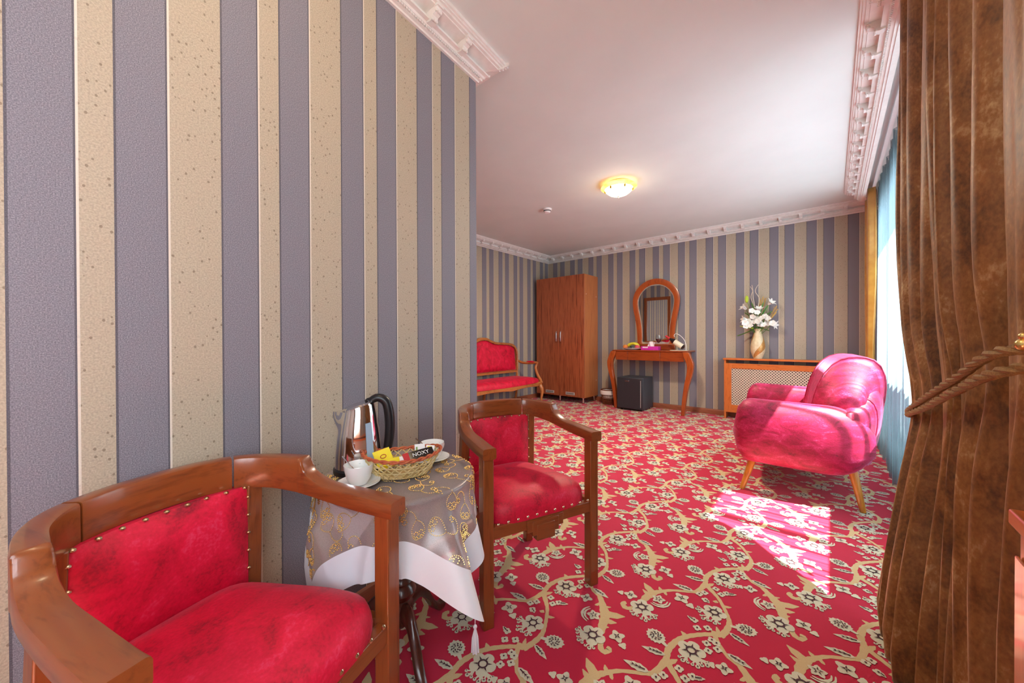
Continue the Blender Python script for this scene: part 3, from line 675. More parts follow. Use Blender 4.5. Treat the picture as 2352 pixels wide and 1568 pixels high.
# local: +y forward, +x far side.
def sell(n, e=2.6):
    out = []
    for k in range(n):
        a = 2*pi*k/n; x, y = cos(a), sin(a); q = (abs(x)**e+abs(y)**e)**(-1/e); out.append((x*q, y*q))
    return out
E28 = sell(28)
for sg in (-1, 1):
    rings = []
    for k in range(25):
        v = k/24; y = lerp(.415, -.315, v); fr = min(1, ((v)/.16)) ; fr = math.sqrt(max(0, 1-(1-fr)**2.4)) if fr < 1 else 1
        bk_ = min(1, (1-v)/.30); bkf = math.sqrt(max(0.02, 1-(1-bk_)**2.2)) if bk_ < 1 else 1
        s_ = max(.03, fr)*max(.25, bkf)
        zc = lerp(.425, .405, v)+.02*(1-fr)*-1; hz = .215*max(.05, fr)*max(.35, bkf); hx = .122*max(.05, fr)*max(.45, bkf)
        xo = sg*(.545-.03*sm((v-.5)/.5))
        rings.append([Vector((xo+ex*hx, y, zc+ez*hz)) for ex, ez in E28])
    MB().loft(rings).build('arm', 'pink', ac, ang=180)
# tub back: swept round the rear
rings = []
for k in range(33):
    a = lerp(-1, 1, k/32); aa = abs(a)
    x = .50*a if aa < .8 else math.copysign(.40+.13*sm((aa-.8)/.2), a); y = -.215+.06*sm((aa-.55)/.45)
    top = lerp(.93, .70, sm((aa-.62)/.38)**1.5); bot = .235+.05*aa**4; hz = (top-bot)/2; zc = (top+bot)/2; th = lerp(.172, .085, sm((aa-.7)/.3))
    if aa > .97: hz *= .8; th *= .6
    rings.append([Vector((x, y+ey*th - .06*ez*1.0, zc+ez*hz)) for ey, ez in E28])
MB().loft(rings).build('backrest', 'pink', ac, ang=180)
for k in (5, 27): MB().tube(rings[k]+[rings[k][0]], .005, 6).build('piping', 'pink', ac)
# rear shell
rings = []
for k in range(29):
    a = lerp(-1, 1, k/28); aa = abs(a); x = .60*a; y = -.285+.12*aa**3
    top = lerp(.84, .60, sm((aa-.45)/.55)); bot = .215+.05*aa**3; th = .115*(1-.55*aa**6)
    if aa > .96: th *= .5
    rings.append([Vector((x, y+ey*th-.03*ez, (top+bot)/2+ez*(top-bot)/2)) for ey, ez in E28])
MB().loft(rings).build('shell', 'pink', ac, ang=180)
for k in (3, 25): MB().tube(rings[k]+[rings[k][0]], .005, 6).build('piping', 'pink', ac)
b = MB(); b.loft([[Vector((ex*.46*k, .02+ey*.36*k, z)) for ex, ey in sell(40, 6)] for k, z in ((.9, .235), (1, .25), (1, .40), (.99, .43), (.93, .45), (.5, .462), (.02, .465))]); b.build('seat', 'pink', ac)
for sg in (-1, 1):
    for y0, y1 in ((.285, .360), (-.215, -.262)):
        MB().tube([(sg*.50, y0, .26), (sg*.555, y1, .0)], [.026, .015], 14).build('leg', 'legwood', ac)

# ------------------------------------------------------------------ curtains
def velvet_curtain():
    t = thing('velvet_curtain', 'long brown crushed-velvet curtain gathered by a twisted rope tieback', 'curtain', (0, 0, 0))
    H = 2.50; rnd = random.Random(11); ph = [rnd.uniform(0, 6.28) for _ in range(8)]
    far = [(0, 1.90), (.1, 1.90), (.3, 1.94), (.5, 2.03), (.70, 2.10), (.78, 2.12), (.9, 2.17), (1.1, 2.29), (1.4, 2.385), (1.8, 2.42), (2.2, 2.40), (2.5, 2.40)]
    near = [(0, 1.05), (.5, 1.04), (.80, 1.0), (.95, .98), (1.2, .96), (2.5, .94)]
    outx = [(0, .165), (.1, .155), (.3, .180), (.5, .212), (.70, .240), (.78, .248), (.9, .252), (2.5, .255)]
    def fn(u, v):
        z = .012+v*(H-.012)
        y = lerp(interp(far, z), interp(near, z), u)
        x = lerp(interp(outx, z), .262, sm(u*1.25))
        tie = math.exp(-((z-lerp(.78, 1.02, u))/.16)**2)
        amp = .040*(1-.62*tie); uu = u+.010*sin(z*2.1+ph[0])*(1-tie)
        w = sin(uu*2*pi*9+ph[1]+.8*sin(z*1.1))+.5*sin(uu*2*pi*16+ph[2]+.9*sin(z*1.5+1))+.16*sin(uu*2*pi*29+ph[3]+z*1.1)
        x += amp*w*.62*(1-.45*sm((u-.8)/.2))
        if z < .7: x -= .02*sm((.7-z)/.5)*sin(pi*min(1, u*1.4))
        y += .010*cos(uu*2*pi*11+ph[1])
        return Vector((x, y, z))
    o = MB().grid(fn, 240, 110).build('drape', 'brown', t, ang=180)
    s_ = o.modifiers.new('solid', 'SOLIDIFY'); s_.thickness = .004
    rp = MB()
    for dz, dz2 in ((.024, .027), (-.014, -.005)):
        path = cr([(.300, 2.100, .745), (.270, 2.125, .742), (.228, 2.08, .755+dz*.2), (.212, 1.95, .782+dz*.4), (.206, 1.6, .858+dz*.75), (.204, 1.25, .936+dz2*.85), (.208, .95, 1.003+dz2), (.30, .86, 1.02), (.40, .84, 1.03)], 150)
        for strand in range(3):
            p2 = []
            for i, p in enumerate(path): a = i*.62+strand*2.094; p2.append((p[0]+.0045*cos(a), p[1], p[2]+.0045*sin(a)))
            rp.tube(p2, .0052, 6)
    rp.build('tieback_rope', 'rope', t)
    MB().ball((.214, .908, 1.040), .009, 10, 8).ball((.214, .906, 1.052), .006, 8, 6).build('tieback_rosette', 'goldbead', t)
    return t
velvet_curtain()
def sheer():
    rnd = random.Random(5); ph = [rnd.uniform(0, 6.28) for _ in range(6)]
    def fn(u, v):
        y = lerp(5.12, 1.75, u); z = .015+v*2.50; sp = sm((y-2.2)/.6)
        x = .352 + .018*sin(y*34+ph[0]+.5*sin(z*1.1))+.009*sin(y*61+ph[1]+.6*sin(z*1.7))
        return Vector((min(x-.004, .405), y, z))
    return MB().grid(fn, 520, 24).build('voile_curtain', 'sheer', ang=180)
tag(sheer(), 'pale bluish translucent voile curtain across the tall window', 'curtain')
def gold_curtain():
    def fn(u, v):
        z = .012+v*2.50; pin = math.exp(-((z-.95)/.5)**2); y0, y1 = lerp(5.52, 5.52, pin), lerp(4.98, 5.22, pin*.8+.0)
        y = lerp(y0, y1, u); x = .30+.028*sin(u*2*pi*4+.4)*(1-.3*pin)+.010*sin(u*2*pi*9+z)
        return Vector((min(x, .345), y, z))
    o = MB().grid(fn, 90, 50).build('satin_curtain', 'gold', ang=180); s_ = o.modifiers.new('solid', 'SOLIDIFY'); s_.thickness = .003
    return tag(o, 'narrow gold-brown satin curtain hanging at the corner by the striped back wall', 'curtain')
gold_curtain()

# ------------------------------------------------------------------ radiator covers
def rad_cover(label, loc, rz, W, D=.17, ov=.018, grp='lattice radiator covers'):
    t = thing('radiator_cover', label, 'radiator cover', loc, rz, grp)            # local: x along the wall, +y into the room
    MB().box(-ov*.6, W+ov*.6, .002, D+ov, .772, .795).build('top_board', 'honey', t, bevel=.003)
    for x in (0, W-.022): MB().box(x, x+.022, .004, D-.001, .09 if 0 else .0, .772).build('side_panel', 'honey_z', t, bevel=.002)
    MB().box(.022, W-.022, D-.022, D, .66, .728).build('top_rail', 'honey', t, bevel=.002)
    MB().box(.022, W-.022, D-.022, D, .085, .185).build('bottom_rail', 'honey', t, bevel=.002)
    for x in (.0, W-.085): MB().box(x, x+.085, D, D+.004, .085, .728).build('stile', 'honey_z', t, bevel=.0015)
    x0, x1, z0, z1 = .08, W-.08, .18, .665; b = MB()
    for sg in (1, -1):
        c = x0-(z1-z0)
        while c < x1+(z1-z0):
            lo = max(x0, c if sg > 0 else c-(z1-z0)); hi = min(x1, c+(z1-z0) if sg > 0 else c)
            if hi-lo > .01:
                za, zb = (z0+lo-c, z0+hi-c) if sg > 0 else (z0+c-lo, z0+c-hi); L = math.hypot(hi-lo, zb-za); yy = D-.013+.003*sg
                M = Matrix.Translation(((lo+hi)/2, yy, (za+zb)/2)) @ Matrix.Rotation(-math.atan2(zb-za, hi-lo), 4, 'Y'); b.box(-L/2, L/2, -.0025, .0025, -.0055, .0055, M)
            c += .033
    stuff(b.build('lattice_panel', 'cream_lattice', t, smooth=False))
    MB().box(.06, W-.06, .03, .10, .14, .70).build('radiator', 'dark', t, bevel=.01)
    return t
rad_cover('orange wood lattice radiator cover below the white flower vase', (.21, YB, 0), pi, 1.29)
rad_cover('orange wood lattice radiator cover whose end touches the brown velvet curtain', (XW, -1.345, 0), pi/2, 2.245, .211, .009)

# ------------------------------------------------------------------ wardrobe
wd = thing('wardrobe', 'tall two-door reddish wood wardrobe on chrome legs in the corner', 'wardrobe', (-3.475, 5.22, 0))
WW, WZ0, WZ1 = .475, .10, 2.10
MB().box(-WW, WW, .022, .46, WZ0, WZ1).build('carcass', 'wardrobe_side', wd, bevel=.002)
hm = MB().tube(cr([(0, -.002, -.085), (0, -.026, -.075), (0, -.030, 0), (0, -.026, .075), (0, -.002, .085)], 12), .0085, 8).mesh('handle', 'chrome')
vb = MB().box(-.085, .085, -.006, 0, -.022, .022).box(-.078, .078, -.0075, -.004, -.016, .016)
vent = vb.mesh('vent_grille', plain('vent_silver', 'cfcfcd', .35, .3), False); slot = MB().box(-.003, .003, -.0085, -.007, -.013, .013).mesh('slot', 'dark', False)
for sg in (-1, 1):
    d = MB().box(min(sg*.002, sg*WW), max(sg*.002, sg*WW), 0, .020, WZ0+.002, WZ1-.001).build('door', 'wardrobe', wd, bevel=.002)
    shared('handle', hm, d, (sg*.042, 0, 1.095)); v = shared('vent_grille', vent, d, (sg*.19 if sg < 0 else .215, 0, .155))
    for i in range(11): shared('slot', slot, v, (-.065+.013*i, 0, 0))
for x in (-WW+.06, -.02, WW-.05):
    for y in (.06, .42): MB().lathe([(.022, 0), (.024, .006), (.014, .012), (.014, .085), (.026, .092), (.026, WZ0)], 14, (x, y, 0)).build('leg', 'chrome', wd)
cap = MB().lathe([(.006, 0), (.006, .002), (.002, .003)], 10).mesh('screw_cap', 'white')
for y, z in ((.07, 1.78), (.40, 1.76), (.40, .36)): shared('screw_cap', cap, wd, (WW, y, z), (0, R_(90), 0))

# ------------------------------------------------------------------ console with drawers, mirror
vn = thing('console_table', 'orange-brown wooden console table with three drawers and curved legs', 'console table', (-2.02, 5.33, 0)); VZ = .885
MB().box(-.545, .545, -.012, .372, VZ-.018, VZ).build('table_top', 'orange', vn, bevel=.004)
MB().box(-.495, .495, .02, .37, .735, VZ-.018).build('apron', 'orange', vn, bevel=.002)
for x0, x1 in ((-.495, -.305), (-.301, .175), (.179, .495)): MB().box(x0, x1, 0, .02, .735, VZ-.02).build('drawer', 'orange', vn, bevel=.003)
for sg in (-1, 1):
    cen = cr([(.520, VZ-.018, .075), (.545, .80, .092), (.580, .70, .085), (.572, .58, .072), (.535, .42, .060), (.508, .25, .052), (.492, .10, .046), (.485, 0, .046)], 26); rings = []
    for x, z, w in cen: rings.append([Vector((sg*x+a*w/2, b, z)) for a, b in ((-1, -.03), (1, -.03), (1, .035), (-1, .035))])
    MB().loft(rings).build('leg', 'orange_z', vn, bevel=.005, ang=50)
mr = thing('vanity_mirror', 'horseshoe-shaped wooden framed mirror standing on the console table', 'mirror', (-2.02, 5.655, VZ))
half = [(0, 1.962), (.10, 1.947), (.20, 1.90), (.285, 1.82), (.335, 1.725), (.350, 1.62), (.338, 1.50), (.312, 1.37), (.290, 1.24), (.278, 1.10), (.275, .98), (.285, .925), (.285, VZ+.001)]
hin = [(0, 1.878), (.08, 1.866), (.155, 1.83), (.22, 1.765), (.262, 1.69), (.275, 1.61), (.263, 1.51), (.238, 1.38), (.217, 1.25), (.206, 1.10), (.205, .985), (.12, .975), (0, .972)]
def sym(h, n): q = cr(h, n); return [(x, z-VZ) for x, z in q]+[(-x, z-VZ) for x, z in reversed(q[1:-1])]
H1, H2 = cr(half, 48), cr(hin, 48)
b = MB()
for sg in (1, -1):
    b.loft([[Vector((sg*p[0], y, p[1]-VZ)) for p, y in ((h1, .012), (h1, -.018), ((lerp(h1[0], h2[0], .5), lerp(h1[1], h2[1], .5)), -.026), (h2, -.014), (h2, .012))] for h1, h2 in zip(H1, H2)])
b.build('frame', 'orange_z', mr, ang=50)
MB().box(-.287, .287, -.03, .02, 0, .088).build('base_rail', 'orange', mr, bevel=.006)
poly = [(x, z) for x, z in sym(hin, 48)]
MB().prism([(x*1.02, z) for x, z in poly], -.002, .004, 'y').build('mirror_glass', 'mirror', mr, smooth=False)
b = MB().loft([[Vector((sg*p[0]*k, -.004, lerp(.70, p[1]-VZ, k))) for k in (1, .955)] for sg, q in ((1, H2), ) for p in q], caps=False, closed=False); b.loft([[Vector((-p[0]*k, -.004, lerp(.70, p[1]-VZ, k))) for k in (1, .955)] for p in H2], caps=False, closed=False)
b.build('bevelled_edge', plain('mirror_bevel', 'd8d4c8', .12, .6), mr, smooth=False)

# on the console
VT = VZ+.0005
pl = MB().lathe([(.08, 0), (.085, .003), (.135, .020), (.15, .024), (.149, .027), (.13, .024), (.08, .008), (.002, .007)], 40, sx=1, sy=.8).build('fruit_plate', 'china', loc=(-2.305, 5.44, VT)); tag(pl, 'white oval plate holding fruit on the console table', 'plate')
def fruit(name, lab, mat, x, y, z, r, sz=.92, n=16):
    e = thing(name, lab, name, (x, y, z), 0, 'fruit on the white plate')
    MB().lathe([(.002, .12*r), (r*.35, .0), (r*.8, .35*r), (r, r*sz), (r*.85, 1.45*r*sz), (r*.4, 1.85*r*sz), (r*.08, 1.72*r*sz)], n).build('skin', mat, e); MB().tube([(0, 0, 1.7*r*sz), (.003, 0, 2.05*r*sz)], .0015, 5).build('stem', 'twig', e)
fruit('apple', 'red apple at the tissue-box end of the fruit plate', 'apple', -2.215, 5.43, VT+.009, .038)
fruit('peach', 'orange and red peach at the wardrobe end of the fruit plate', 'peach', -2.395, 5.42, VT+.009, .040)
fruit('apple', 'dark red apple behind the peach on the fruit plate', 'redprint', -2.40, 5.50, VT+.009, .034)
for k, yy in enumerate((5.47, 5.50)):
    bn = MB().tube(cr([(-.085, 0, .0), (-.05, 0, .035), (0, 0, .05), (.05, 0, .038), (.085, 0, .004)], 16), [.004]+[.019*min(1, .55+.9*sin(pi*i/16)) for i in range(1, 16)]+[.004], 8).build('banana', 'banana', loc=(-2.305+.01*k, yy, VT+.045)); tag(bn, ('yellow banana arched right behind the grapes on the fruit plate', 'rear yellow banana tucked behind another banana on the fruit plate')[k], 'banana', 'bananas on the plate')
gr = thing('grape_bunch', 'small bunch of dark grapes in the middle of the fruit plate', 'grapes', (-2.30, 5.415, VT+.010))
rnd = random.Random(2)
for i in range(18): a = rnd.uniform(0, 6.28); r = rnd.uniform(0, .045); shared('grape', bpy.data.meshes.get('grape') or MB().ball((0, 0, 0), .0115, 8, 6).mesh('grape', 'grape'), gr, (r*cos(a), r*sin(a)*.6, .012+.018*(i % 3)*(1-r/.06)))
tb = thing('tissue_box', 'magenta cardboard tissue box with a white tissue pulled up', 'tissue box', (-2.02, 5.45, VT))
MB().box(-.125, .125, -.055, .055, 0, .055).build('carton', 'magenta', tb, bevel=.002)
MB().grid(lambda u, v: Vector(((u-.5)*.10+.02*v, .014*sin(u*9+v*3)*(.4+v), .054+.075*v*(1-.35*abs(u-.4)))), 20, 8).build('tissue', 'white', tb, ang=180)
MB().box(-.10, -.02, -.0565, -.055, .033, .047).build('white_stripe', 'white', tb, smooth=False)
wg = thing('wine_glass', 'stemmed glass half full of red wine beside the tissue box', 'glass', (-1.872, 5.352, VT))
MB().lathe([(.034, 0), (.034, .002), (.006, .006), (.0035, .012), (.0035, .095), (.010, .105), (.030, .125), (.042, .155), (.043, .185), (.036, .225), (.0350, .225), (.0415, .185), (.0405, .155), (.029, .127), (.008, .108), (.002, .107)], 28).build('glass_body', 'glassware', wg)
MB().lathe([(.002, .1085), (.008, .1095), (.0285, .1285), (.0398, .155), (.0402, .165), (.002, .165)], 28).build('wine', 'wine', wg)
rk = thing('bottle_cradle', 'white wire cradle holding a tilted wine bottle', 'wine rack', (-1.605, 5.42, VT))
MB().box(-.12, .10, -.045, .045, 0, .006).build('base_plate', 'winelabel', rk, bevel=.002)
MB().tube(cr([(.085, 0, .004), (.085, 0, .07), (.06, 0, .15), (0, 0, .215), (-.05, 0, .235), (-.075, 0, .215), (-.07, 0, .19)], 26), .0035, 7).build('wire_arch', 'white', rk)
bt = thing('wine_bottle', 'dark wine bottle with cream label tilted in the wire cradle', 'bottle', (-1.605+.052, 5.42, VT+.042)); bt.rotation_euler = (0, R_(-56), 0)
MB().lathe([(.004, .006), (.030, 0), (.037, .006), (.037, .155), (.034, .175), (.018, .205), (.0145, .22), (.0142, .275), (.0155, .277), (.0155, .29), (.002, .291)], 28).build('glass_body', 'bottle', bt)
MB().lathe([(.0376, .02), (.0378, .022), (.0378, .145), (.0376, .147)], 28, caps=False).build('paper_label', 'winelabel', bt)
MB().lathe([(.0152, .225), (.0165, .23), (.0165, .29), (.002, .2925)], 20).build('foil_capsule', 'redprint', bt)

# ------------------------------------------------------------------ minibar, bin
fg = thing('mini_fridge', 'small black hotel minibar fridge under the console table', 'fridge', (-2.245, 5.20, 0))
MB().box(-.19, .19, .045, .43, .022, .482).build('cabinet', 'fridge_side', fg, bevel=.006)
dr = MB().box(-.19, .19, 0, .04, .028, .478).build('door', 'fridge', fg, bevel=.008)
MB().box(.168, .176, -.004, .0, .06, .45).build('door_edge_strip', 'grey', dr, smooth=False)
MB().box(-.062, .0, -.006, 0, .425, .443).build('badge', 'chrome', dr, bevel=.002)
for x in (-.15, .15):
    for y in (.08, .39): MB().lathe([(.014, 0), (.016, .004), (.014, .024)], 10, (x, y, 0)).build('foot', 'black', fg)
wb = thing('waste_basket', 'dark wicker waste basket with white liner beside the wardrobe', 'bin', (-2.725, 5.53, 0))
b = MB()
for k in range(40):
    a = 2*pi*k/40; b.tube([(lerp(.095, .122, v)*cos(a+.02*sin(v*9)), lerp(.095, .122, v)*sin(a), .004+v*.225) for v in (0, .25, .5, .75, 1)], .006, 5)
for z in (.01, .06, .11, .16): r = lerp(.095, .122, z/.225); b.tube([(r*cos(i*2*pi/36), r*sin(i*2*pi/36), z) for i in range(37)], .006, 5)
b.build('wicker_body', 'wicker_dark', wb); MB().lathe([(.002, .006), (.088, .006), (.09, .012), (.112, .2)], 28, caps=False).build('inner_shell', 'dark', wb)
MB().tube([(.124*cos(i*2*pi/36), .124*sin(i*2*pi/36), .232) for i in range(37)], .009, 8).build('rim', 'wicker_dark', wb)
MB().lathe([(.110, .10), (.117, .226), (.126, .228+.0), (.133, .20), (.130, .165), (.132, .162), (.136, .20), (.130, .232), (.116, .232)], 36, caps=False).build('plastic_liner', 'white', wb)

# ------------------------------------------------------------------ vase and flowers
vs_ = thing('flower_vase', 'cream vase with spiral gold mosaic band on the radiator cover', 'vase', (-.715, 5.61, .7955))
def vr(z): return interp([(0, .046), (.03, .058), (.09, .078), (.15, .082), (.22, .070), (.29, .050), (.345, .040), (.38, .042)], z)
MB().loft([[Vector((vr(z)*cos(a), vr(z)*sin(a), z)) for a in [2*pi*i/32 for i in range(32)]] for z in [.38*k/24 for k in range(25)]], caps=True).build('body', 'vase', vs_)
b = MB()
for s0 in (0, pi):
    b.loft([[Vector(((vr(z)+.0025*sin(pi*w))*cos(s0-2.6+z*9.0+w*1.25*sin(pi*min(1, .08+z/.36*.9))), (vr(z)+.0025*sin(pi*w))*sin(s0-2.6+z*9.0+w*1.25*sin(pi*min(1, .08+z/.36*.9))), z)) for w in [k/8 for k in range(9)]] for z in [.012+.33*k/30 for k in range(31)]], caps=False, closed=False)
b.build('mosaic_spiral', 'vase_gold', vs_)
bq = thing('flower_bouquet', 'bouquet of white lilies, green leaves and pale twigs standing in the vase', 'flowers', (-.715, 5.61, 1.10))
rnd = random.Random(21)
def orient(d): return Vector(d).to_track_quat('Z', 'Y').to_euler()
def lily_mesh(op):
    b = MB()
    for k in range(6):
        a0 = k*pi/3
        def fn(u, v, a0=a0):
            w = .019*sin(pi*min(1, .12+v*.88))**.8*(u-.5)*2; r = .006+op*.055*v**2.2; z = .085*v-.02*op*v**4
            return Vector(((r)*cos(a0)-w*sin(a0), (r)*sin(a0)+w*cos(a0), z))
        b.grid(fn, 5, 9)
    return b.mesh('lily', 'petal', ang=180)
LIL = lily_mesh(1.0)
def orchid():
    b = MB()
    for k in range(5):
        a0 = k*2*pi/5; b.grid(lambda u, v, a0=a0: Vector(((.004+.034*v)*cos(a0)-(u-.5)*.038*sin(pi*(.1+.85*v))*sin(a0), (.004+.034*v)*sin(a0)+(u-.5)*.038*sin(pi*(.1+.85*v))*cos(a0), .010*sin(v*2.4)+.002*k)), 5, 6)
    b.ball((0, 0, .008), .007, 6, 5); return b.mesh('blossom', 'petal', ang=180)
ORC = orchid()
PX = lambda px, py: Vector(((px-1740)*.00463, 0, (752-py)*.00463+.09))       # photo offset above the vase mouth, metres at the wall
for (px, py, dx, dz, yy) in ((1706, 694, -.75, .6, -.04), (1772, 684, .7, .6, -.05), (1708, 728, -.9, .2, -.09), (1780, 746, .85, -.1, -.06), (1745, 700, .1, .9, -.08)):
    p = PX(px, py); d = Vector((dx, -.45, dz)).normalized(); o = shared('lily', LIL, bq, p+Vector((0, yy, 0))-d*.05, orient(d)); MB().tube([(0, 0, -.03), p*.5+Vector((0, yy*.3, 0)), p+Vector((0, yy, 0))-d*.05], .003, 5).build('stem', 'leaf', bq)
for (px, py) in ((1729, 707), (1741, 712), (1731, 722), (1740, 728), (1752, 728), (1758, 722), (1766, 730), (1713, 738), (1722, 744), (1727, 748), (1720, 735), (1748, 744), (1756, 746), (1762, 742), (1734, 738), (1744, 736), (1775, 742), (1716, 748)):
    p = PX(px, py)+Vector((0, rnd.uniform(-.12, -.05), 0)); o = shared('blossom', ORC, bq, p, orient((rnd.uniform(-.5, .5), -1, rnd.uniform(-.2, .6))), rnd.uniform(.85, 1.15)); MB().tube([(0, 0, -.02), p*.6, p], .002, 4).build('stem', 'leaf', bq)
def leafm(L, w):
    return MB().grid(lambda u, v: Vector(((u-.5)*w*sin(pi*min(1, .05+.95*v))**.7, .012*abs(u-.5)*2+.25*L*v*v*.3, L*v)), 5, 9).mesh('leaf', 'leaf', ang=180)
LF = leafm(.20, .04)
for (px, py, dx, dz, s_) in ((1700, 775, -.8, -.45, .95), (1762, 762, .75, -.4, .7), (1763, 700, .5, .8, .9), (1725, 690, -.35, .9, .8), (1755, 690, .3, .9, .8), (1712, 715, -.7, .5, .7), (1770, 715, .8, .45, .8), (1748, 752, .3, -.5, .5), (1730, 700, -.1, 1, .9), (1722, 765, -.7, -.5, .7)):
    p = PX(px, py); d = Vector((dx, -.15, dz)).normalized(); q = p-d*.17*s_; shared('leaf', LF, bq, q+Vector((0, -.03, 0)), orient(d), s_)
    MB().tube([(0, 0, -.02), q*.6, q+Vector((0, -.03, 0))], .0022, 4).build('stem', 'leaf', bq)
for (px, py) in ((1714, 672),): p = PX(px, py); MB().ball(p, .020, 8, 8, sz=2.4).build('bud', 'lime', bq); MB().tube([(0, 0, -.02), p*.5, p], .003, 5).build('stem', 'leaf', bq)
p = PX(1699, 747); MB().tube([(-.04, -.05, .08), p+Vector((0, -.05, 0))], [.012, .004], 6).build('bud', 'lime', bq)
for base, pts in ((0, ((1732, 700), (1724, 668), (1728, 650), (1722, 637))), (1, ((1734, 700), (1730, 672), (1729, 650), (1727, 634))), (2, ((1742, 700), (1744, 672), (1735, 652), (1742, 635)))):
    MB().tube(cr([(0, 0, -.02)]+[tuple(PX(*q)+Vector((0, -.02*base, 0))) for q in pts], 20), [lerp(.005, .0025, i/20) for i in range(21)], 5).build('twig', 'twig', bq)
for k, (px, py) in enumerate(((1752, 668), (1758, 672), (1746, 676), (1783, 695), (1785, 703), (1782, 712))):
    p = PX(px, py); b = MB().tube([(0, 0, -.02), p*.55, p], [.002, .003, .006], 5)
    for i in range(10): q = p*lerp(.72, 1, i/10); b.tube([q, q+Vector((rnd.uniform(-.02, .02), rnd.uniform(-.02, .02), .03))], [.0028, .0008], 4)
    b.build('dried_grass', 'straw', bq)

# ------------------------------------------------------------------ settees, wall mirror
def settee(label):
    t = thing('settee', label, 'sofa', (0, 0, 0), 0, 'carved settees')
    topz = [(0, 1.075), (.06, 1.070), (.14, 1.045), (.24, 1.012), (.36, 1.000), (.50, .998), (.62, .985), (.70, .962), (.75, .925), (.785, .86)]
    out = [(0, 1.078), (.08, 1.070), (.17, 1.036), (.27, 1.008), (.42, 1.000), (.58, .990), (.68, .968), (.745, .92), (.775, .84), (.772, .72), (.755, .60), (.735, .525)]
    O = cr(out, 40); b = MB()
    def inset(p, k): return (p[0]*(1-k*.055), .76+(p[1]-.76)*(1-k*.13))
    for sg in (1, -1):
        b.loft([[Vector((sg*q[0], y-.22-(q[1]-.5)*.10, q[1])) for q, y in ((p, .018), (p, -.018), (inset(p, 1), -.014), (inset(p, 1), .024), (inset(p, .5), .032))] for p in O])
    b.box(-.74, .74, -.252, -.205, .515, .555); b.build('back_frame', 'settee_wood', t, ang=50)
    def pad(u, v):
        x = lerp(-.705, .705, u); zt = interp([(a, c-.035) for a, c in topz], abs(x)*1.06); z = lerp(.55, zt, v); bl = (1-(2*u-1)**6)*(1-(2*v-1)**6)
        return Vector((x, -.205-(z-.5)*.10+.045*bl-.012, z))
    MB().grid(pad, 60, 16).build('back_pad', 'red', t, ang=180)
    tr = MB()
    for i in range(0, 41):
        p = inset(O[i], 1.05)
        for sg in (1, -1): tr.ball((sg*p[0], -.19-(p[1]-.5)*.10, p[1]), .007, 6, 4)
    for i in range(46): tr.ball((lerp(-.70, .70, i/45), -.198, .556), .007, 6, 4)
    stuff(tr.build('nail_trim', 'brass', t))
    fr = lambda x: .285+.035*cos(x/.8*pi*1.0)*1
    b = MB(); n = 40
    b.loft([[Vector((x, y, z)) for y, z in ((-.24, .385), (fr(x)-.02, .385), (fr(x), .37), (fr(x)-.005, .32+.018*abs(sin(x*5))), (fr(x)-.035, .325), (-.24, .34))] for x in [lerp(-.80, .80, i/n) for i in range(n+1)]]); b.build('seat_rail', 'settee_wood', t)
    def seat(u, v):
        a = u*2*pi; x0, y0 = cos(a), sin(a); q = (abs(x0)**7+abs(y0)**7)**(-1/7); x0 *= q; y0 *= q; k = [(1, .378), (1.0, .40), (.985, .42), (.93, .445), (.75, .468), (.4, .478), (.01, .48)][int(round(v*6))]
        x = x0*.785*k[0]; y = .03+(y0*.255+(.028*cos(x/.8*pi) if y0 > 0 else 0))*k[0]; return Vector((x, y, k[1]))
    MB().grid(seat, 80, 7, True).build('seat', 'red', t, ang=180)
    for sg in (1, -1):
        lg = MB(); rings = []
        for y, z, r, dx in ((.235, .34, .034, 0), (.258, .28, .034, .008), (.268, .22, .026, .010), (.258, .14, .019, .002), (.258, .07, .016, .002), (.272, .02, .018, .012), (.276, 0, .016, .014)): rings.append([Vector((sg*(.755+dx)+r*cos(a), y+r*sin(a), z)) for a in [2*pi*i/10 for i in range(10)]])
        lg.loft(rings).build('leg', 'settee_wood', t)
        MB().tube(cr([(sg*.72, -.215, .54), (sg*.725, -.215, .38), (sg*.735, -.235, .2), (sg*.745, -.285, 0)], 14), .021, 8).build('rear_leg', 'settee_wood', t)
        MB().tube(cr([(sg*.768, -.235, .70), (sg*.80, -.14, .665), (sg*.815, 0, .665), (sg*.825, .10, .675), (sg*.825, .135, .655)], 20), [.016, .017]+[.021]*15+[.022, .024, .022, .014], 10).build('arm_rest', 'settee_wood', t)
        MB().tube(cr([(sg*.825, .125, .655), (sg*.80, .115, .60), (sg*.782, .16, .50), (sg*.785, .225, .40), (sg*.775, .245, .36)], 16), [lerp(.018, .024, i/16) for i in range(17)], 9).build('arm_post', 'settee_wood', t)
        MB().ball((sg*.815, 0, .685), .03, 12, 8, sx=.85, sy=3.0, sz=.55).build('arm_pad', 'red', t)
    MB().tube([(0, -.225, .36), (0, -.27, 0)], .02, 8).build('rear_leg', 'settee_wood', t)
    return t
st = settee('red velvet carved walnut settee beside the wardrobe'); st.location = (-3.70, 3.91, 0); st.rotation_euler = (0, 0, -pi/2)
s2 = copy_tree(st); s2['label'] = 'pink velvet carved settee seen reflected in the horseshoe mirror'; s2.location = (-3.17, YR+.31, 0); s2.rotation_euler = (0, 0, 0)
fm = thing('wall_mirror', 'rectangular dark wood framed mirror seen reflected in the horseshoe mirror', 'mirror', (-3.49, YR+.002, .86))
MB().box(-.34, -.27, 0, .03, 0, 1.29).box(.27, .34, 0, .03, 0, 1.29).box(-.27, .27, 0, .03, 0, .08).box(-.27, .27, 0, .03, 1.21, 1.29).build('frame', 'mahogany_z', fm, smooth=False)
MB().box(-.275, .275, .004, .012, .075, 1.215).build('mirror_glass', 'mirror', fm, smooth=False)

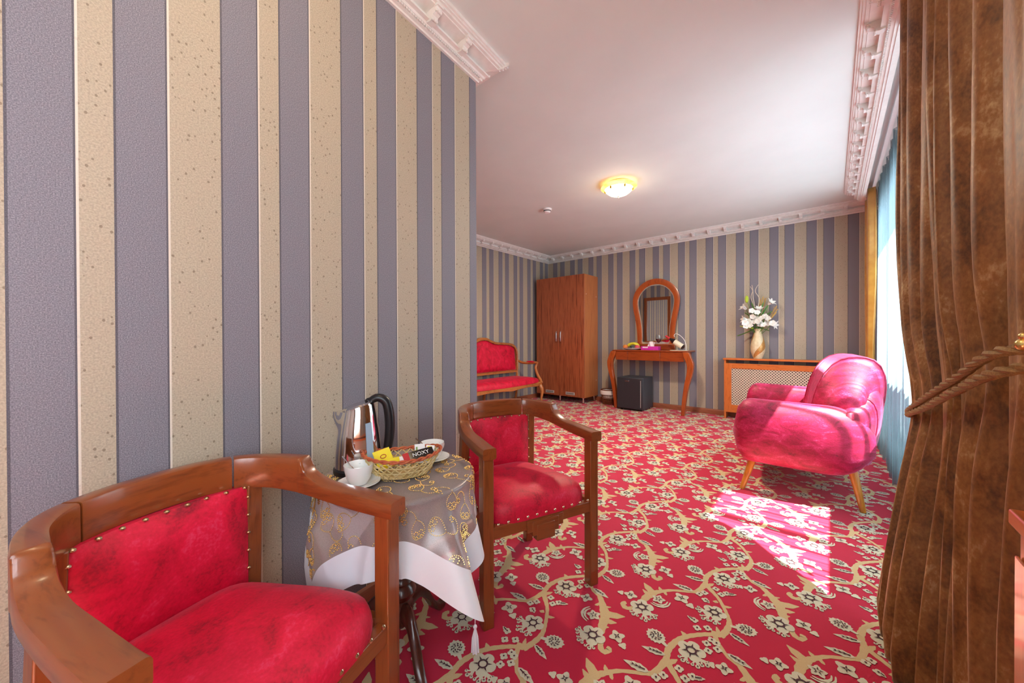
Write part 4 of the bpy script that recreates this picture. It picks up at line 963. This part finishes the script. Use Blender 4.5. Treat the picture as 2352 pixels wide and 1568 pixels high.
# ------------------------------------------------------------------ ceiling things
def ceiling_lamp(label, loc, power, col=(1, .78, .5), down=0):
    t = thing('ceiling_lamp', label, 'lamp', loc, 0, 'amber glass ceiling lamps')
    MB().lathe([(.11, 0), (.115, -.012), (.09, -.02)], 32).build('ceiling_plate', 'brass', t)
    MB().lathe([(.115, -.018), (.150, -.022), (.168, -.036), (.172, -.044), (.160, -.048), (.135, -.060)], 40, caps=False).build('amber_rim', 'lamp_rim', t)
    MB().lathe([(.137, -.056), (.120, -.080), (.09, -.104), (.05, -.120), (.012, -.126)], 40).build('glass_bowl', 'lamp_glass', t)
    MB().lathe([(.010, -.122), (.012, -.130), (.008, -.138), (.002, -.146)], 12).build('finial', 'brass', t)
    for k in range(6): a = 2*pi*k/6+.35; MB().ball((.130*cos(a), .130*sin(a), -.070), .010, 8, 6, sz=1.5).build('ornament', 'lamp_mark', t)
    l = bpy.data.lights.new('lamp_glow', 'POINT'); l.energy = power; l.color = col; l.shadow_soft_size = .11
    lo = bpy.data.objects.new('lamp_glow', l); COL.objects.link(lo); lo.parent = t; lo.location = (0, 0, -.20)
    if down:
        l = bpy.data.lights.new('lamp_downlight', 'AREA'); l.shape = 'DISK'; l.size = .22; l.energy = down; l.color = col
        lo = bpy.data.objects.new('lamp_downlight', l); COL.objects.link(lo); lo.parent = t; lo.location = (0, 0, -.152)
    return t
ceiling_lamp('lit amber glass ceiling lamp in front of the smoke detector', (-1.585, 3.435, ZC), 3, (1, .82, .62), 48)
ceiling_lamp('lit amber glass ceiling lamp above the tub chairs', (-.62, .42, ZC), 6)
sd = thing('smoke_detector', 'small round white smoke detector on the ceiling', 'detector', (-2.53, 3.555, ZC))
MB().lathe([(.052, 0), (.054, -.012), (.048, -.02)], 24).build('base', 'white', sd); MB().lathe([(.040, -.02), (.042, -.034), (.03, -.046), (.003, -.048)], 24).build('dome', 'white', sd)
MB().lathe([(.0415, -.022), (.0425, -.024), (.0425, -.030), (.0415, -.032)], 24, caps=False).build('vent_ring', 'dark', sd)
